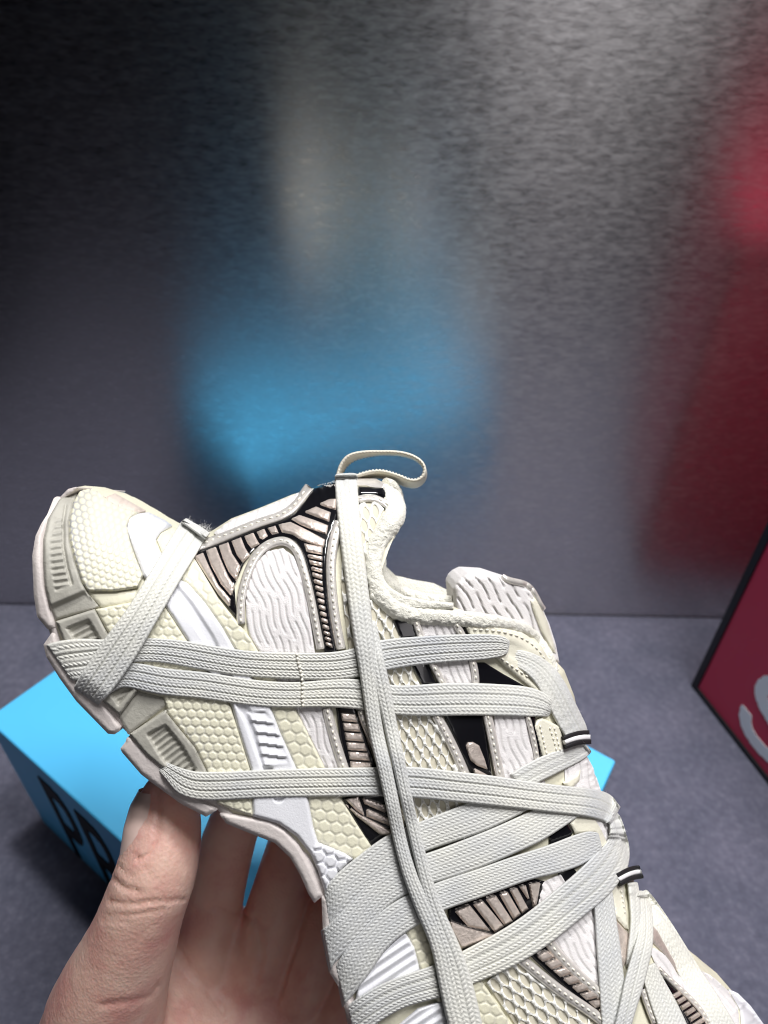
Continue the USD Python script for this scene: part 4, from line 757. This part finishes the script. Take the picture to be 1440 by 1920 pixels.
lo_c = np.array([-0.125, -0.300, -0.315]); hi_c = np.array([0.030, -0.080, -0.180])
ax_ = [np.arange(l, h, cell) for l, h in zip(lo_c, hi_c)]
GP = np.stack(np.meshgrid(*ax_, indexing='ij'), -1).astype(np.float32)
thumb = [(316, 1490, .212, 44), (311, 1530, .210, 52), (306, 1580, .207, 57), (292, 1640, .206, 63), (268, 1705, .208, 66), (246, 1770, .212, 74), (214, 1850, .219, 90), (190, 1930, .229, 108)]
fingers = [[(392, 1800, .262, 54), (396, 1715, .266, 50), (413, 1635, .268, 47), (434, 1560, .266, 44), (468, 1485, .262, 40), (515, 1425, .268, 36)],
           [(480, 1835, .262, 58), (508, 1740, .266, 51), (536, 1650, .270, 50), (562, 1570, .268, 47), (604, 1505, .266, 42), (640, 1460, .270, 36)],
           [(560, 1865, .260, 52), (592, 1780, .264, 45), (626, 1690, .268, 42), (664, 1610, .270, 40), (700, 1560, .272, 36)],
           [(630, 1910, .258, 48), (668, 1840, .262, 40), (700, 1760, .268, 38), (730, 1690, .272, 34)]]
pal = [[(190, 1940, .236, 105), (300, 1975, .250, 110), (430, 1985, .256, 100), (540, 1990, .258, 88)], [(235, 2000, .245, 120), (400, 2090, .252, 125), (560, 2060, .256, 90)],
       [(330, 1900, .262, 62), (400, 1840, .266, 58)], [(380, 1960, .262, 80), (480, 1850, .266, 60), (450, 1760, .268, 52)], [(470, 1980, .260, 78), (560, 1880, .264, 58)], [(540, 2000, .258, 72), (630, 1920, .260, 54)],
       [(330, 2080, .250, 130), (330, 2260, .250, 135)], [(250, 1960, .238, 90), (330, 1920, .256, 70)], [(350, 1750, .268, 42), (330, 1850, .262, 62), (330, 1930, .256, 80)]]
S = np.full(GP.shape[:3], 0.03, np.float32)
for q_ in pal: chain(S, q_, .006, .010)
for fg in fingers: chain(S, fg, .004, .0016)
chain(S, thumb, .005, .006)
hv, hf = surface_nets(S, lo_c, cell)
hm = trimesh.Trimesh(hv, hf, process=False); trimesh.smoothing.filter_taubin(hm, iterations=24)
v = np.array(hm.vertices); nrm = np.array(hm.vertex_normals)
px = 720 + v[:, 0] / -v[:, 2] * F; py = 960 + v[:, 1] / v[:, 2] * F
front = nrm[:, 2] > -0.2
def crease(pl, width, depth, dmin=0, dmax=1):
    g = shapely.distance(shapely.points(np.c_[px, py]), LineString(pl)); d_ = -v[:, 2]; return -0.65 * depth * np.exp(-(g / width) ** 2) * front * (d_ > dmin) * (d_ < dmax)
disp = np.zeros(len(v))
for pl, w_, dp in (([(205, 1690), (240, 1696), (300, 1690), (345, 1688)], 3.5, .0010), ([(212, 1648), (235, 1668), (262, 1672)], 4, .0011), ([(200, 1716), (250, 1716), (310, 1706)], 3, .0007), ([(250, 1600), (272, 1628), (290, 1650)], 3, .0004),
                   ([(222, 1625), (250, 1645)], 3, .0006), ([(292, 1480), (298, 1530), (292, 1580), (276, 1606), (258, 1610)], 3.5, .0013), ([(195, 1725), (240, 1730)], 3, .0006)):
    disp += crease(pl, w_, dp, 0, .225)
for pl, w_, dp in (([(320, 1760), (350, 1800), (390, 1860), (420, 1900)], 4, .0010), ([(296, 1850), (285, 1868), (250, 1878), (190, 1885)], 6, .0007), ([(345, 1770), (380, 1830), (440, 1880)], 3, .0006), ([(390, 1700), (450, 1712), (500, 1740)], 4, .0010),
                   ([(480, 1720), (492, 1790), (480, 1850)], 5, .0011), ([(560, 1760), (540, 1810), (520, 1880)], 5, .0010), ([(330, 1860), (360, 1900), (370, 1930)], 3, .0006), ([(440, 1760), (470, 1830), (480, 1900)], 3, .0005), ([(300, 1880), (340, 1890), (400, 1925)], 3, .0005)):
    disp += crease(pl, w_, dp, 0.232 if pl[0][0] != 296 else 0)
al = py - 0.36 * (px - 280); rg = np.exp(-((al - 1672) / 75.0) ** 2) * (-v[:, 2] < .228); nzw = meshkit.noise(np.c_[px, py, 0 * px] * 0.022)
disp -= 0.00016 * rg * np.clip(np.sin(al * 0.62 + 5.0 * nzw), 0, 1) ** 2 + 0.00007 * np.clip(np.sin((px - 0.3 * py) * 0.75 + 5 * nzw), 0, 1) ** 3 * (al > 1700) * (-v[:, 2] < .235)
disp += 0.00014 * meshkit.noise(v * 260) + 0.00008 * meshkit.noise(v * 700 + 3)
v = v + nrm * disp[:, None]
def cam_to_world(q_): return EYE + q_[:, :1] * RT + q_[:, 1:2] * UP - q_[:, 2:3] * FW
T = thing('person', 'bare hand gripping the sneaker sole from below, thumb in front', 'person', cam_to_world(cpt(330, 2100, .25)[None])[0])
obj('hand', (cam_to_world(v), np.array(hm.faces)), 'skin', T)
# thumb nail, on the side turned left
a, b = cpt(312, 1482, .2115), cpt(296, 1600, .207); axis = (b - a) / np.linalg.norm(b - a); outv = np.array([-0.86, 0.0, 0.48]); outv -= axis * (outv @ axis); outv /= np.linalg.norm(outv); sidev = np.cross(axis, outv)
tt, an = np.meshgrid(np.linspace(0, 1, 18), np.linspace(-1, 1, 17), indexing='ij'); wid = np.radians(52) * np.where(tt > 0.72, np.sqrt(np.clip(1 - ((tt - 0.72) / 0.29) ** 2, 0, 1)), 1.0) * np.where(tt < .12, 0.85 + tt, 1)
R_ = np.interp(tt, [0, .25, .6, 1], [48, 59, 64.5, 64.5]) * .208 / F + 0.00045 - 0.0004 * np.abs(an) ** 4
nv = a + (axis * np.linalg.norm(b - a)) * tt[..., None] + R_[..., None] * (np.cos(an * wid)[..., None] * outv + np.sin(an * wid)[..., None] * sidev)
n, m = tt.shape; i, j = np.meshgrid(np.arange(n - 1), np.arange(m - 1), indexing='ij'); q_ = np.stack([i * m + j, i * m + j + 1, (i + 1) * m + j + 1, (i + 1) * m + j], -1).reshape(-1, 4); nvf = nv.reshape(-1, 3)
ff = np.vstack([q_[:, [0, 1, 2]], q_[:, [0, 2, 3]]]); w_ = np.cross(nvf[ff[0, 1]] - nvf[ff[0, 0]], nvf[ff[0, 2]] - nvf[ff[0, 0]])
obj('thumb_nail', (cam_to_world(nvf), ff), 'nail', T)
